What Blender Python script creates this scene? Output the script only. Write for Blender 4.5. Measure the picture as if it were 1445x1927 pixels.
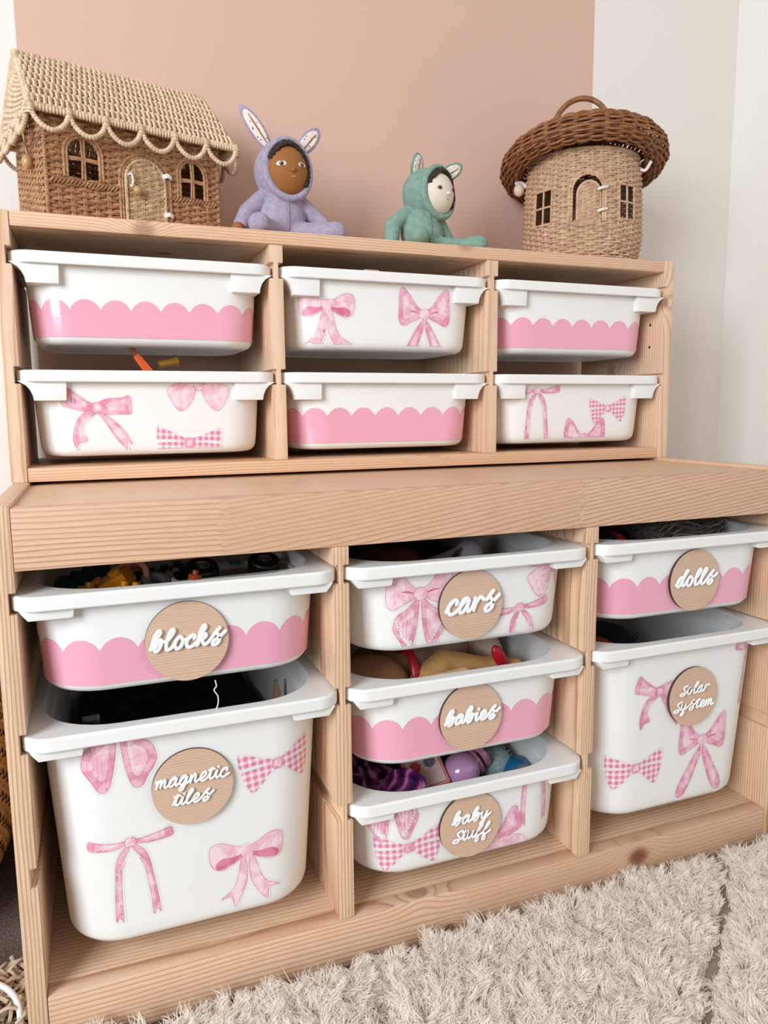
import bpy, bmesh, math, random
import numpy as np
from mathutils import Vector, Matrix, geometry
random.seed(4); rng = np.random.default_rng(7)
PI = math.pi
for o in list(bpy.data.objects): bpy.data.objects.remove(o)
S = bpy.context.scene
C = S.collection
V = Vector

# ------------------------------------------------------------------ camera
cam = bpy.data.objects.new('camera', bpy.data.cameras.new('camera')); C.objects.link(cam)
cam.data.sensor_fit = 'VERTICAL'; cam.data.sensor_height = 24.0; cam.data.lens = 1406.6 / 1927 * 24.0
cam.data.clip_start = 0.02
yaw, pitch, roll = 0.3695, -0.1361, -0.0092
F_ = V((math.sin(yaw) * math.cos(pitch), math.cos(yaw) * math.cos(pitch), math.sin(pitch)))
R_ = V((math.cos(yaw), -math.sin(yaw), 0)); U_ = R_.cross(F_)
R2 = R_ * math.cos(roll) + U_ * math.sin(roll); U2 = U_ * math.cos(roll) - R_ * math.sin(roll)
M = Matrix((R2, U2, -F_)).transposed().to_4x4(); M.translation = V((0.0869, -0.7034, 0.5988))
cam.matrix_world = M
S.camera = cam

# ------------------------------------------------------------------ light
S.view_settings.view_transform = 'Standard'; S.view_settings.look = 'None'
S.view_settings.gamma = 1.0; S.view_settings.use_curve_mapping = False
S.view_settings.exposure = -0.06
w = bpy.data.worlds.new('world'); S.world = w; w.use_nodes = True
w.node_tree.nodes['Background'].inputs[0].default_value = (1.0, 0.95, 0.905, 1)
w.node_tree.nodes['Background'].inputs[1].default_value = 0.50
def area(name, loc, target, sx, sy, power, col):
    l = bpy.data.lights.new(name, 'AREA'); l.shape = 'RECTANGLE'; l.size = sx; l.size_y = sy
    l.energy = power; l.color = col
    o = bpy.data.objects.new(name, l); C.objects.link(o); o.location = loc
    o.rotation_euler = (V(target) - V(loc)).to_track_quat('-Z', 'Y').to_euler()
    return o
area('window_daylight', (-1.45, -1.35, 1.25), (0.45, 0.2, 0.55), 1.0, 1.2, 68, (0.85, 0.93, 1.0))

# ------------------------------------------------------------------ helpers
def lin(c, a=1.0):
    f = lambda x: (x / 12.92 if x <= 0.04045 else ((x + 0.055) / 1.055) ** 2.4)
    return (f(c[0] / 255), f(c[1] / 255), f(c[2] / 255), a)
class NT:
    def __init__(s, name):
        s.m = bpy.data.materials.new(name); s.m.use_nodes = True; s.t = s.m.node_tree; s.n = s.t.nodes
        s.b = s.n['Principled BSDF']
    def node(s, t, **k):
        n = s.n.new(t)
        for a, b in k.items(): setattr(n, a, b)
        return n
    def link(s, a, b): s.t.links.new(a, b)
    def math(s, op, a, b=0.0, c=None):
        n = s.node('ShaderNodeMath', operation=op)
        for i, x in enumerate((a, b, c)):
            if x is None: continue
            if isinstance(x, (int, float)): n.inputs[i].default_value = x
            else: s.link(x, n.inputs[i])
        return n.outputs[0]
    def noise(s, vec, scale, detail=2, rough=0.5):
        n = s.node('ShaderNodeTexNoise'); n.inputs['Scale'].default_value = scale; n.inputs['Detail'].default_value = detail
        n.inputs['Roughness'].default_value = rough
        if vec is not None: s.link(vec, n.inputs['Vector'])
        return n.outputs['Fac']
    def ramp(s, f, stops, interp='LINEAR'):
        n = s.node('ShaderNodeValToRGB'); n.color_ramp.interpolation = interp
        e = n.color_ramp.elements
        while len(e) < len(stops): e.new(0.5)
        for i, (p, c) in enumerate(stops): e[i].position = p; e[i].color = c
        s.link(f, n.inputs[0]); return n.outputs[0]
    def mix(s, f, a, b):
        n = s.node('ShaderNodeMix', data_type='RGBA')
        for i, x in ((0, f), (6, a), (7, b)):
            if isinstance(x, (int, float)): n.inputs[i].default_value = x
            elif isinstance(x, tuple): n.inputs[i].default_value = x
            else: s.link(x, n.inputs[i])
        return n.outputs[2]
    def bump(s, h, strength=0.3, dist=0.001):
        n = s.node('ShaderNodeBump'); n.inputs['Strength'].default_value = strength; n.inputs['Distance'].default_value = dist
        s.link(h, n.inputs['Height']); s.link(n.outputs[0], s.b.inputs['Normal'])
    def obj(s): return s.node('ShaderNodeTexCoord').outputs['Object']
    def mapping(s, vec, scale=(1, 1, 1), loc=(0, 0, 0)):
        n = s.node('ShaderNodeMapping'); n.inputs['Scale'].default_value = scale; n.inputs['Location'].default_value = loc
        s.link(vec, n.inputs['Vector']); return n.outputs[0]

def plain(name, col, rough=0.5, coat=0.0, sheen=0.0, nscale=60, namt=0.06, bump=0.0, bscale=400, metal=0.0, spec=0.5):
    t = NT(name); o = t.obj(); f = t.noise(o, nscale, 3)
    c = lin(col); d = tuple(x * (1 - namt * 2) for x in c[:3]) + (1,)
    t.link(t.ramp(f, [(0.3, d), (0.7, c)]), t.b.inputs['Base Color'])
    t.b.inputs['Roughness'].default_value = rough; t.b.inputs['Metallic'].default_value = metal
    t.b.inputs['Coat Weight'].default_value = coat; t.b.inputs['Specular IOR Level'].default_value = spec
    if sheen:
        t.b.inputs['Sheen Weight'].default_value = sheen; t.b.inputs['Sheen Roughness'].default_value = 0.4
        t.b.inputs['Sheen Tint'].default_value = c
    if bump: t.bump(t.noise(o, bscale, 3), 0.6, bump)
    return t.m

def pine(name, g, cen, freq=190, light=(230, 196, 163), dark=(180, 126, 90), amp=0.02, slope=(0, 0, 0), knots=(), joints=(), seed=0, tint=0.5):
    """g = grain axis, rings are distances from the axis through cen"""
    t = NT(name); o = t.obj()
    sp = t.node('ShaderNodeSeparateXYZ'); t.link(o, sp.inputs[0]); ax = [sp.outputs[i] for i in range(3)]
    sc = [1, 1, 1]; sc[g] = 0.12
    vec = t.mapping(o, tuple(sc), (seed * 3.1, seed * 1.7, seed * 2.3))
    a, b = [i for i in range(3) if i != g]
    da = t.math('SUBTRACT', ax[a], cen[0]); db = t.math('SUBTRACT', ax[b], cen[1])
    d = t.math('SQRT', t.math('ADD', t.math('MULTIPLY', da, da), t.math('MULTIPLY', db, db)))
    n1 = t.noise(vec, 9, 2); n2 = t.noise(vec, 60, 2)
    d = t.math('ADD', d, t.math('MULTIPLY', t.math('SUBTRACT', n1, 0.5), amp))
    d = t.math('ADD', d, t.math('MULTIPLY', t.math('SUBTRACT', n2, 0.5), amp * 0.12))
    shade = None
    for jx, sl, off in joints:
        zig = t.math('MULTIPLY', t.math('PINGPONG', ax[b], 0.0035), 2.5)
        st = t.math('GREATER_THAN', t.math('ADD', ax[g], zig), jx)
        d = t.math('ADD', d, t.math('MULTIPLY', st, t.math('ADD', t.math('MULTIPLY', ax[g], sl), off)))
        s1 = t.math('MULTIPLY', st, 0.3 if off > 0 else -0.25)
        shade = s1 if shade is None else t.math('ADD', shade, s1)
    dk = None
    for (kp, kr, ka) in knots:
        vs = t.node('ShaderNodeVectorMath', operation='SUBTRACT'); t.link(o, vs.inputs[0]); vs.inputs[1].default_value = kp
        vm = t.node('ShaderNodeVectorMath', operation='MULTIPLY'); t.link(vs.outputs[0], vm.inputs[0])
        s3 = [1, 1, 1]; s3[g] = 0.75; vm.inputs[1].default_value = s3
        ln = t.node('ShaderNodeVectorMath', operation='LENGTH'); t.link(vm.outputs[0], ln.inputs[0])
        q = t.math('DIVIDE', ln.outputs['Value'], kr)
        e = t.math('POWER', 2.718, t.math('MULTIPLY', t.math('MULTIPLY', q, q), -0.22))
        d = t.math('ADD', d, t.math('MULTIPLY', e, kr * 1.4))
        k1 = t.math('MULTIPLY', t.math('POWER', 2.718, t.math('MULTIPLY', t.math('POWER', q, 4.0), -1.0)), ka)
        dk = k1 if dk is None else t.math('MAXIMUM', dk, k1)
    fr = t.math('FRACT', t.math('MULTIPLY', d, freq))
    c0 = lin(light); c1 = lin(dark); cm = tuple(c0[i] * 0.62 + c1[i] * 0.38 for i in range(3)) + (1,)
    col = t.ramp(fr, [(0.0, c0), (0.42, c0), (0.72, cm), (0.88, c1), (1.0, c0)])
    bl = t.noise(vec, 22, 3)
    c2 = tuple(c0[i] * (0.82, 0.74, 0.68)[i] for i in range(3)) + (1,)
    sf = t.ramp(bl, [(0.42, (0, 0, 0, 1)), (0.75, (tint, tint, tint, 1))])
    if shade is not None: sf = t.math('ADD', sf, shade)
    n = t.math('MAXIMUM', sf, 0.0)
    col = t.mix(n, col, c2)
    fine = t.noise(t.mapping(o, tuple(0.04 if i == g else 1 for i in range(3))), 900, 2)
    col = t.mix(t.ramp(fine, [(0.45, (0, 0, 0, 1)), (0.8, (0.35, 0.35, 0.35, 1))]), col, c1)
    if dk is not None: col = t.mix(dk, col, lin((120, 66, 44)))
    t.link(col, t.b.inputs['Base Color'])
    t.b.inputs['Roughness'].default_value = 0.48; t.b.inputs['Coat Weight'].default_value = 0.12; t.b.inputs['Coat Roughness'].default_value = 0.35
    t.bump(fr, 0.12, 0.0004)
    return t.m

def obj(name, bm, mat, parent=None, smooth=40, loc=None):
    if isinstance(bm, bmesh.types.BMesh):
        me = bpy.data.meshes.new(name); bm.normal_update(); bm.to_mesh(me); bm.free()
    else: me = bm
    mats = mat if isinstance(mat, (list, tuple)) else [mat]
    if not me.materials:
        for m_ in mats: me.materials.append(m_)
    if smooth:
        me.polygons.foreach_set('use_smooth', [True] * len(me.polygons)); me.set_sharp_from_angle(angle=math.radians(smooth))
    o = bpy.data.objects.new(name, me); C.objects.link(o)
    if parent: o.parent = parent
    if loc is not None: o.location = loc
    return o
def tag(o, label, cat, group=None):
    o['label'] = label; o['category'] = cat
    if group: o['group'] = group
    return o
def thing(name, label, cat, loc=(0, 0, 0), rz=0.0, group=None):
    o = bpy.data.objects.new(name, None); C.objects.link(o); o.location = loc; o.rotation_euler = (0, 0, rz)
    o.empty_display_size = 0.02
    return tag(o, label, cat, group)
def struct(name, bm, mat):
    o = obj(name, bm, mat, smooth=0); o['kind'] = 'structure'; return o
def BM(): return bmesh.new()
def box(bm, a, b, bev=0.0, mi=0):
    r = bmesh.ops.create_cube(bm, size=1.0); vs = r['verts']
    for v in vs:
        v.co = V((a[i] + (v.co[i] + 0.5) * (b[i] - a[i]) for i in range(3)))
    if bev:
        es = list({e for v in vs for e in v.link_edges})
        g = bmesh.ops.bevel(bm, geom=es, offset=bev, segments=2, affect='EDGES', profile=0.6)
    return bm
def prism(bm, prof, axis, a, b, bev=0.0):
    """prof: 2D polygon in the two other axes (order kept), extruded along axis from a to b"""
    o = [i for i in range(3) if i != axis]
    def P(p, h):
        c = [0, 0, 0]; c[o[0]] = p[0]; c[o[1]] = p[1]; c[axis] = h; return V(c)
    va = [bm.verts.new(P(p, a)) for p in prof]; vb = [bm.verts.new(P(p, b)) for p in prof]
    n = len(prof); fs = [bm.faces.new(va), bm.faces.new(vb[::-1])]
    for i in range(n): fs.append(bm.faces.new((va[i], vb[i], vb[(i + 1) % n], va[(i + 1) % n])))
    bmesh.ops.recalc_face_normals(bm, faces=fs)
    if bev:
        es = [e for e in {e for f in fs for e in f.edges} if e.is_manifold and e.calc_face_angle(0) > 0.5]
        bmesh.ops.bevel(bm, geom=es, offset=bev, segments=2, affect='EDGES', profile=0.6)
    return bm
def cat_rom(P, k=6, closed=False):
    P = [V(p) for p in P]; n = len(P); out = []
    rng_ = range(n) if closed else range(n - 1)
    for i in rng_:
        if closed: p0, p1, p2, p3 = P[i - 1], P[i], P[(i + 1) % n], P[(i + 2) % n]
        else: p0, p1, p2, p3 = P[max(i - 1, 0)], P[i], P[i + 1], P[min(i + 2, n - 1)]
        for j in range(k):
            t = j / k
            out.append(0.5 * ((2 * p1) + (p2 - p0) * t + (2 * p0 - 5 * p1 + 4 * p2 - p3) * t * t + (3 * p1 - p0 - 3 * p2 + p3) * t ** 3))
    if not closed: out.append(P[-1].copy())
    return out
def tube(bm, pts, r, n=6, closed=False, flat=None, cap=True, mi=0):
    """r: number or list. flat=(axis vector, factor) squashes the section along that axis"""
    pts = [V(p) for p in pts]; N = len(pts)
    if N < 2: return
    rr = r if isinstance(r, (list, tuple)) else [r] * N
    t0 = (pts[1] - pts[0]).normalized()
    up = V((0, 0, 1)) if abs(t0.z) < 0.9 else V((0, 1, 0))
    nrm = t0.cross(up).normalized(); rings = []
    for i, p in enumerate(pts):
        if closed: t = pts[(i + 1) % N] - pts[i - 1]
        else: t = pts[min(i + 1, N - 1)] - pts[max(i - 1, 0)]
        if t.length < 1e-9: t = t0
        t = t.normalized(); nrm = nrm - t * nrm.dot(t)
        if nrm.length < 1e-6: nrm = t.orthogonal()
        nrm.normalize(); b = t.cross(nrm); ring = []
        for k in range(n):
            a = 2 * PI * k / n; d = (nrm * math.cos(a) + b * math.sin(a)) * rr[i]
            if flat: d = d - flat[0] * d.dot(flat[0]) * (1 - flat[1])
            ring.append(bm.verts.new(p + d))
        rings.append(ring)
    L = N if closed else N - 1
    for i in range(L):
        A, B = rings[i], rings[(i + 1) % N]
        for k in range(n):
            f = bm.faces.new((A[k], A[(k + 1) % n], B[(k + 1) % n], B[k])); f.material_index = mi
    if cap and not closed:
        for q in (rings[0][::-1], rings[-1]):
            f = bm.faces.new(q); f.material_index = mi
def coil(bm, pts, r, pitch=0.0030, n=8, closed=False, amp=0.17):
    """rope wrapped with cane: many rings whose radius swells"""
    P = [V(p) for p in pts]
    if closed: P = P + [P[0]]
    seg = [(P[i + 1] - P[i]).length for i in range(len(P) - 1)]; L = sum(seg); m = max(8, int(L / pitch * 3))
    out = []; rad = []; i = 0; acc = 0
    for k in range(m + (0 if closed else 1)):
        s = L * k / m
        while i < len(seg) - 1 and acc + seg[i] < s: acc += seg[i]; i += 1
        f = (s - acc) / max(seg[i], 1e-9); out.append(P[i].lerp(P[i + 1], min(max(f, 0), 1)))
        rad.append(r * (1 + amp * (1, 0.2, -1)[k % 3]))
    tube(bm, out, rad, n, closed)
def ell(bm, c, r, seg=16, rings=10, rot=None, mi=0):
    g = bmesh.ops.create_uvsphere(bm, u_segments=seg, v_segments=rings, radius=1.0)
    m = Matrix.Translation(V(c)) @ (rot.to_4x4() if rot else Matrix()) @ Matrix.Diagonal(V((r[0], r[1], r[2], 1)))
    bmesh.ops.transform(bm, matrix=m, verts=g['verts'])
    if mi:
        for f in {f for v in g['verts'] for f in v.link_faces}: f.material_index = mi
def cyl(bm, a, b, r, r2=None, n=24, mi=0):
    a, b = V(a), V(b); d = b - a
    g = bmesh.ops.create_cone(bm, cap_ends=True, segments=n, radius1=r, radius2=r if r2 is None else r2, depth=d.length)
    m = Matrix.Translation((a + b) / 2) @ d.to_track_quat('Z', 'Y').to_matrix().to_4x4()
    bmesh.ops.transform(bm, matrix=m, verts=g['verts'])
    if mi:
        for f in {f for v in g['verts'] for f in v.link_faces}: f.material_index = mi
def lathe(bm, prof, c=(0, 0, 0), n=32, mi=0):
    c = V(c); rings = [[bm.verts.new(c + V((r * math.cos(2 * PI * k / n), r * math.sin(2 * PI * k / n), z))) for k in range(n)] for r, z in prof]
    for A, B in zip(rings, rings[1:]):
        for k in range(n): bm.faces.new((A[k], A[(k + 1) % n], B[(k + 1) % n], B[k])).material_index = mi
def capsule(bm, a, b, r1, r2, n=14):
    a, b = V(a), V(b); m = 8; pts = []; rr = []
    for i in range(m + 1):
        t = i / m; pts.append(a.lerp(b, t)); rr.append(r1 + (r2 - r1) * t)
    tube(bm, pts, rr, n); ell(bm, a, (r1,) * 3, n, 10); ell(bm, b, (r2,) * 3, n, 10)
def remesh(o, vox, it=4):
    m = o.modifiers.new('r', 'REMESH'); m.mode = 'VOXEL'; m.voxel_size = vox; m.use_smooth_shade = True
    s = o.modifiers.new('s', 'SMOOTH'); s.iterations = it; s.factor = 0.6

# ------------------------------------------------------------------ materials
M_white = plain('white plastic', (240, 238, 234), 0.32, nscale=30, namt=0.01, bump=0.00003, bscale=2500)
M_pinkv = plain('pink vinyl', (238, 168, 188), 0.13, coat=0.5, nscale=20, namt=0.01)
M_clear = plain('clear sticker film', (232, 231, 228), 0.22, coat=0.2, namt=0.01)
def wc(name, a, b, sc=90):
    t = NT(name); f = t.noise(t.obj(), sc, 3, 0.55)
    t.link(t.ramp(f, [(0.38, lin(b)), (0.5, lin(tuple((x + y) / 2 for x, y in zip(a, b)))), (0.56, lin(a))], 'LINEAR'), t.b.inputs['Base Color'])
    t.b.inputs['Roughness'].default_value = 0.3; return t.m
M_b0 = wc('watercolour pale pink', (244, 214, 220), (232, 178, 192))
M_b1 = wc('watercolour mid pink', (236, 184, 198), (220, 142, 164))
M_b2 = wc('watercolour deep pink', (222, 136, 160), (206, 106, 136))
def gingham():
    t = NT('gingham pink'); uv = t.node('ShaderNodeUVMap').outputs[0]
    sp = t.node('ShaderNodeSeparateXYZ'); t.link(uv, sp.inputs[0])
    a = t.math('GREATER_THAN', t.math('FRACT', t.math('MULTIPLY', sp.outputs[0], 5.2)), 0.45)
    b = t.math('GREATER_THAN', t.math('FRACT', t.math('MULTIPLY', sp.outputs[1], 5.2)), 0.45)
    f = t.math('MULTIPLY', t.math('ADD', a, b), 0.5)
    t.link(t.ramp(f, [(0.0, lin((249, 229, 233))), (0.5, lin((238, 186, 200))), (1.0, lin((216, 132, 160)))]), t.b.inputs['Base Color'])
    t.b.inputs['Roughness'].default_value = 0.3; return t.m
M_b3 = gingham()
M_bow = [M_clear, M_b0, M_b1, M_b2, M_b3]
M_disc = pine('veneer oak', 0, (0.0, 0.6), 420, (216, 184, 160), (190, 152, 124), 0.03, seed=3, tint=0.25)
M_burnt = plain('burnt edge', (70, 48, 36), 0.6)
M_letter = plain('white acrylic', (250, 250, 250), 0.25, namt=0.0)

# ------------------------------------------------------------------ room
def wallmat(name, painted):
    t = NT(name); o = t.obj(); sp = t.node('ShaderNodeSeparateXYZ'); t.link(o, sp.inputs[0])
    if painted:
        a = t.math('GREATER_THAN', sp.outputs[0], 0.0233); b = t.math('LESS_THAN', sp.outputs[0], 0.935)
        c = t.mix(t.math('MULTIPLY', a, b), lin((236, 229, 221)), lin((216, 178, 160)))
    else: c = t.mix(0.0, lin((238, 234, 228)), lin((238, 234, 228)))
    t.link(c, t.b.inputs['Base Color']); t.b.inputs['Roughness'].default_value = 0.85
    t.bump(t.noise(o, 260, 4), 0.25, 0.0008); return t.m
WY = 0.46; WX = 1.257
b = BM(); box(b, (-2.0, WY, -0.05), (WX + 0.1, WY + 0.1, 2.4)); struct('wall_back', b, wallmat('wall paint', True))
b = BM(); box(b, (WX, -2.2, -0.05), (WX + 0.1, WY, 2.4)); struct('wall_right', b, wallmat('wall paint white', False))
t = NT('carpet'); o_ = t.obj(); n_ = t.noise(o_, 330, 4, 0.7)
t.link(t.ramp(n_, [(0.3, lin((84, 70, 62))), (0.55, lin((132, 116, 106))), (0.7, lin((168, 152, 142)))]), t.b.inputs['Base Color'])
t.b.inputs['Roughness'].default_value = 0.95; t.bump(n_, 1.0, 0.006)
b = BM(); box(b, (-2.0, -2.2, -0.05), (WX, WY, 0.0)); struct('floor', b, t.m)

# ------------------------------------------------------------------ storage units
T = 0.0172; LP = 0.3039; LD = 0.44; LH = 0.52; RB = 0.463; ZB = 0.0563
def slot_profile(x0, x1, z0, z1, slots, left, right, g=0.006, gh=0.019):
    """outline in xz of an upright with grooves cut from its left and or right face"""
    p = [(x0, z0), (x1, z0)]
    if right:
        for s in sorted(slots): p += [(x1, s - gh), (x1 - g, s - gh), (x1 - g, s), (x1, s)]
    p += [(x1, z1), (x0, z1)]
    if left:
        for s in sorted(slots, reverse=True): p += [(x0, s), (x0 + g, s), (x0 + g, s - gh), (x0, s - gh)]
    return p
def upright(name, parent, x0, y0, y1, z0, z1, slots, left, right, mat):
    b = BM(); prism(b, slot_profile(x0, x0 + T, z0, z1, slots, left, right), 1, y0, y1, 0.0011)
    return obj(name, b, mat, parent, smooth=30)
def wood(name, seed, **k): return pine(name, seed=seed, **k)
pz = lambda s, cx=0.0, cy=-0.3, fr=170, **k: pine('pine upright %d' % s, 2, (cx, cy), fr, amp=0.03, seed=s, **k)
px_ = lambda s, cy=-0.2, cz=0.1, fr=170, **k: pine('pine board %d' % s, 0, (cy, cz), fr, seed=s, **k)
lslots = [0.1875, 0.3155, 0.4440]
lo = thing('storage_unit', 'large low pine storage unit standing on the floor, holding seven white bins', 'storage unit')
upright('side_panel', lo, 0, 0, LD, 0, LH, lslots, False, True, pz(1, 0.10, 0.0, 260))
upright('side_panel', lo, 3 * LP, 0, LD, 0, LH, lslots, True, False, pz(2, 0.85, 0.9, 230))
upright('divider', lo, LP, 0, LD - 0.02, ZB, RB, lslots, True, True, pz(3, 0.1, 0.02, 260))
upright('divider', lo, 2 * LP, 0, LD - 0.02, ZB, RB, lslots, True, True, pz(4, 0.5, 0.03, 260))
b = BM(); box(b, (T, 0.018, LH - 0.020), (3 * LP, LD, LH - 0.004), 0.001); obj('top_board', b, px_(5, 0.9, 0.5, 110, amp=0.05), lo, 30)
b = BM(); box(b, (T + 0.0002, 0.0, RB), (3 * LP - 0.0002, 0.018, LH - 0.002), 0.0018)
obj('front_rail', b, px_(6, 0.02, 0.37, 215, light=(226, 188, 157), dark=(176, 118, 84), amp=0.034, joints=((0.200, -0.13, 0.05), (0.606, 0.0, -0.04))), lo, 30)
b = BM(); box(b, (T, 0.020, ZB - 0.018), (3 * LP, LD, ZB), 0.0008); obj('bottom_board', b, px_(7, 0.3, 0.05, 150, amp=0.05, light=(224, 192, 162), dark=(192, 144, 108)), lo, 30)
b = BM(); box(b, (T + 0.0002, 0.0, 0.0), (3 * LP - 0.0002, 0.0195, ZB), 0.002)
obj('plinth_rail', b, px_(8, 0.0, 0.14, 200, light=(224, 188, 158), dark=(184, 132, 98), amp=0.03, joints=((0.46, 0.02, 0.03),),
    knots=(((0.700, 0.0, 0.036), 0.012, 0.95), ((0.435, 0.0, 0.012), 0.005, 0.8), ((0.40, 0.012, 0.057), 0.009, 0.5))), lo, 30)

UY = 0.2351; UD = 0.205; UB = 0.0165; UH = 0.2981; UX = -0.0018; UP = (0.9305 - T) / 3
uz = LH; uslots = [0.6505 - uz, 0.7805 - uz]
up = thing('wall_shelf_unit', 'smaller pine cubby unit standing on top of the low unit, holding six white bins', 'storage unit', (UX, UY, uz))
kz = dict(light=(232, 200, 170), dark=(204, 158, 122))
upright('side_panel', up, 0, 0, UD, 0, UH, uslots, False, True, pz(11, 0.06, -0.1, 200, **kz))
upright('side_panel', up, 3 * UP, 0, UD, 0, UH, uslots, True, False, pz(12, 0.7, 0.5, 180, knots=(((3 * UP, 0.004, 0.238), 0.009, 0.75), ((3 * UP, 0.12, 0.135), 0.012, 0.5)), **kz))
upright('divider', up, UP, 0.002, UD, UB, UH - UB, uslots, True, True, pz(13, 0.1, -0.3, 90, **kz))
upright('divider', up, 2 * UP, 0.002, UD, UB, UH - UB, uslots, True, True, pz(14, 0.9, -0.3, 90, **kz))
b = BM(); box(b, (T, 0.001, UH - UB), (3 * UP, UD, UH), 0.002)
obj('top_board', b, px_(15, 0.01, 0.20, 300, light=(228, 190, 158), dark=(196, 140, 98), amp=0.02, knots=(((0.158, 0.0, 0.287), 0.010, 0.55), ((0.575, 0.0, 0.300), 0.010, 0.45), ((0.19, 0.10, 0.281), 0.008, 0.9))), up, 30)
b = BM(); box(b, (T, 0.001, 0), (3 * UP, UD, UB), 0.002)
obj('bottom_board', b, px_(16, 0.01, -0.15, 300, light=(226, 186, 154), dark=(196, 140, 98), amp=0.03, knots=(((0.53, 0.0, 0.02), 0.008, 0.3),)), up, 30)
for zz in (0.172, 0.206):
    b = BM(); cyl(b, (3 * UP - 0.0006, 0.028, zz - 0.0), (3 * UP - 0.0001, 0.028, zz), 0.0022, n=12)
    obj('peg_hole', b, M_burnt, up, 30)

# ------------------------------------------------------------------ bins
class Bin:
    def __init__(s, W, D, H, tall=False, wide=False):
        s.W, s.D, s.H, s.wide = W, D, H, wide
        s.r = 0.046 if wide else 0.056
        s.top = dict(a=0.1365, f=0.0115, k=D - 0.0115); q = 0.0135 if tall else 0.007
        s.bot = dict(a=0.1365 - q, f=0.0115 + (0.010 if tall else 0.005), k=D - 0.0115 - (0.012 if tall else 0.007))
    def dims(s, z):
        t = min(max(z / s.H, 0), 1)
        return tuple(s.bot[k] + (s.top[k] - s.bot[k]) * t for k in 'afk')
    def ring(s, a, f, k, r, n=9):
        """corner arcs counter-clockwise from the front centre; returns 4n+? points"""
        P = []
        for cx, cy, a0 in ((a - r, f + r, -PI / 2), (a - r, k - r, 0), (-a + r, k - r, PI / 2), (-a + r, f + r, PI)):
            for i in range(n + 1):
                an = a0 + PI / 2 * i / n; P.append((cx + r * math.cos(an), cy + r * math.sin(an)))
        return P
    def mesh(s):
        rows = []
        def add(z, off=0.0, outer=False, ex=0.0):
            if outer: a, f, k, r = s.W / 2 - off, off, s.D - off, 0.026 - off
            else:
                a, f, k = s.dims(z); a, f, k, r = a - off, f + off, k - off, s.r - off + ex
            rows.append((s.ring(a, f, k, max(r, 0.004)), z))
        H = s.H
        for off, z in ((0.030, 0.0), (0.0285, 0.0), (0.027, 0.0012), (0.013, 0.0012), (0.012, 0.0), (0.009, 0.0004), (0.0045, 0.0022), (0.0015, 0.006), (0.0003, 0.010)): add(z, off)
        for z in (0.02, H * 0.4, H * 0.7, H - 0.0035): add(z)
        for off, z in ((0.0022, H - 0.0035), (0.002, H - 0.0125), (0.0012, H - 0.0135), (0.0004, H - 0.013), (0.0, H - 0.012), (0.0, H - 0.0115), (0.0, H - 0.0026), (0.0, H - 0.0018), (0.0006, H - 0.0006), (0.0018, H), (0.0028, H)): add(z, off, True)
        for off, z in ((-0.0012, H), (0.0, H), (0.0012, H - 0.0006), (0.002, H - 0.002), (0.0025, H - 0.022), (0.0045, H - 0.0235), (0.0055, H - 0.0255), (0.006, H - 0.05), (0.006, 0.016), (0.010, 0.005), (0.016, 0.003)): add(z, off + .003, False, 0.0 if s.wide else (.016 if z > H - .024 else .010))
        b = BM(); prev = None; first = None
        for ring, z in rows:
            vs = [b.verts.new((x, y, z)) for x, y in ring]
            if prev:
                n = len(vs)
                for i in range(n): b.faces.new((prev[i], prev[(i + 1) % n], vs[(i + 1) % n], vs[i]))
            else: first = vs
            prev = vs
        b.faces.new(first[::-1]); b.faces.new(prev)
        bmesh.ops.recalc_face_normals(b, faces=b.faces)
        return b
    def surf(s, u, z, off=0.0):
        a, f, k = s.dims(z); r = s.r; fl = a - r; sg = 1 if u >= 0 else -1; au = abs(u)
        if au <= fl: p = (u, f); n = (0, -1)
        elif au <= fl + r * PI / 2:
            an = (au - fl) / r; p = (sg * (fl + r * math.sin(an)), f + r - r * math.cos(an)); n = (sg * math.sin(an), -math.cos(an))
        else:
            e = au - fl - r * PI / 2; p = (sg * a, f + r + e); n = (sg, 0)
        return V((p[0] + n[0] * off, p[1] + n[1] * off, z))
    def bracket(s, sg):
        b = BM(); H = s.H - 0.0125; d = 0.022 if s.wide else 0.0095
        if s.wide: pr = [(0.147, 0), (0.144, -0.0018), (0.1385, -0.005), (0.1345, -0.010), (0.132, -0.016), (0.131, -d), (0.097, -d), (0.096, 0)]
        else: pr = [(0.142, 0), (0.139, -0.0045), (0.135, -d), (0.100, -d), (0.0985, -d + 0.001), (0.097, 0)]
        pr = [(sg * x, H + z) for x, z in pr]
        prism(b, pr, 1, 0.0048, 0.036, 0.0006)
        return b

BOWS = {}
def mir(p): return [(-x, y) for x, y in p]
def bow_A():
    L = [(0, .1), (-.3, .2), (-.65, .38), (-.95, .32), (-1.0, .0), (-.92, -.3), (-.7, -.42), (-.45, -.36), (-.15, -.2), (0, -.1)]
    D = [(-.05, -.05), (-.35, -.1), (-.65, -.08), (-.85, -.22), (-.78, -.38), (-.5, -.34), (-.2, -.2)]
    Tl = [(-.08, -.12), (-.2, -.3), (-.28, -.7), (-.45, -1.05), (-.78, -1.28), (-.5, -1.27), (-.42, -1.6), (-.22, -1.3), (-.05, -.9), (-.02, -.4)]
    K = [(-.13, .15), (.13, .15), (.13, -.16), (-.13, -.16)]
    return [(Tl, 1, 1), (mir([(x * 1.1, y) for x, y in Tl]), 1, 1), (L, 1, 2), (mir(L), 1, 2), (D, 3, 0), (mir(D), 3, 0), (K, 1, 0)]
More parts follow.
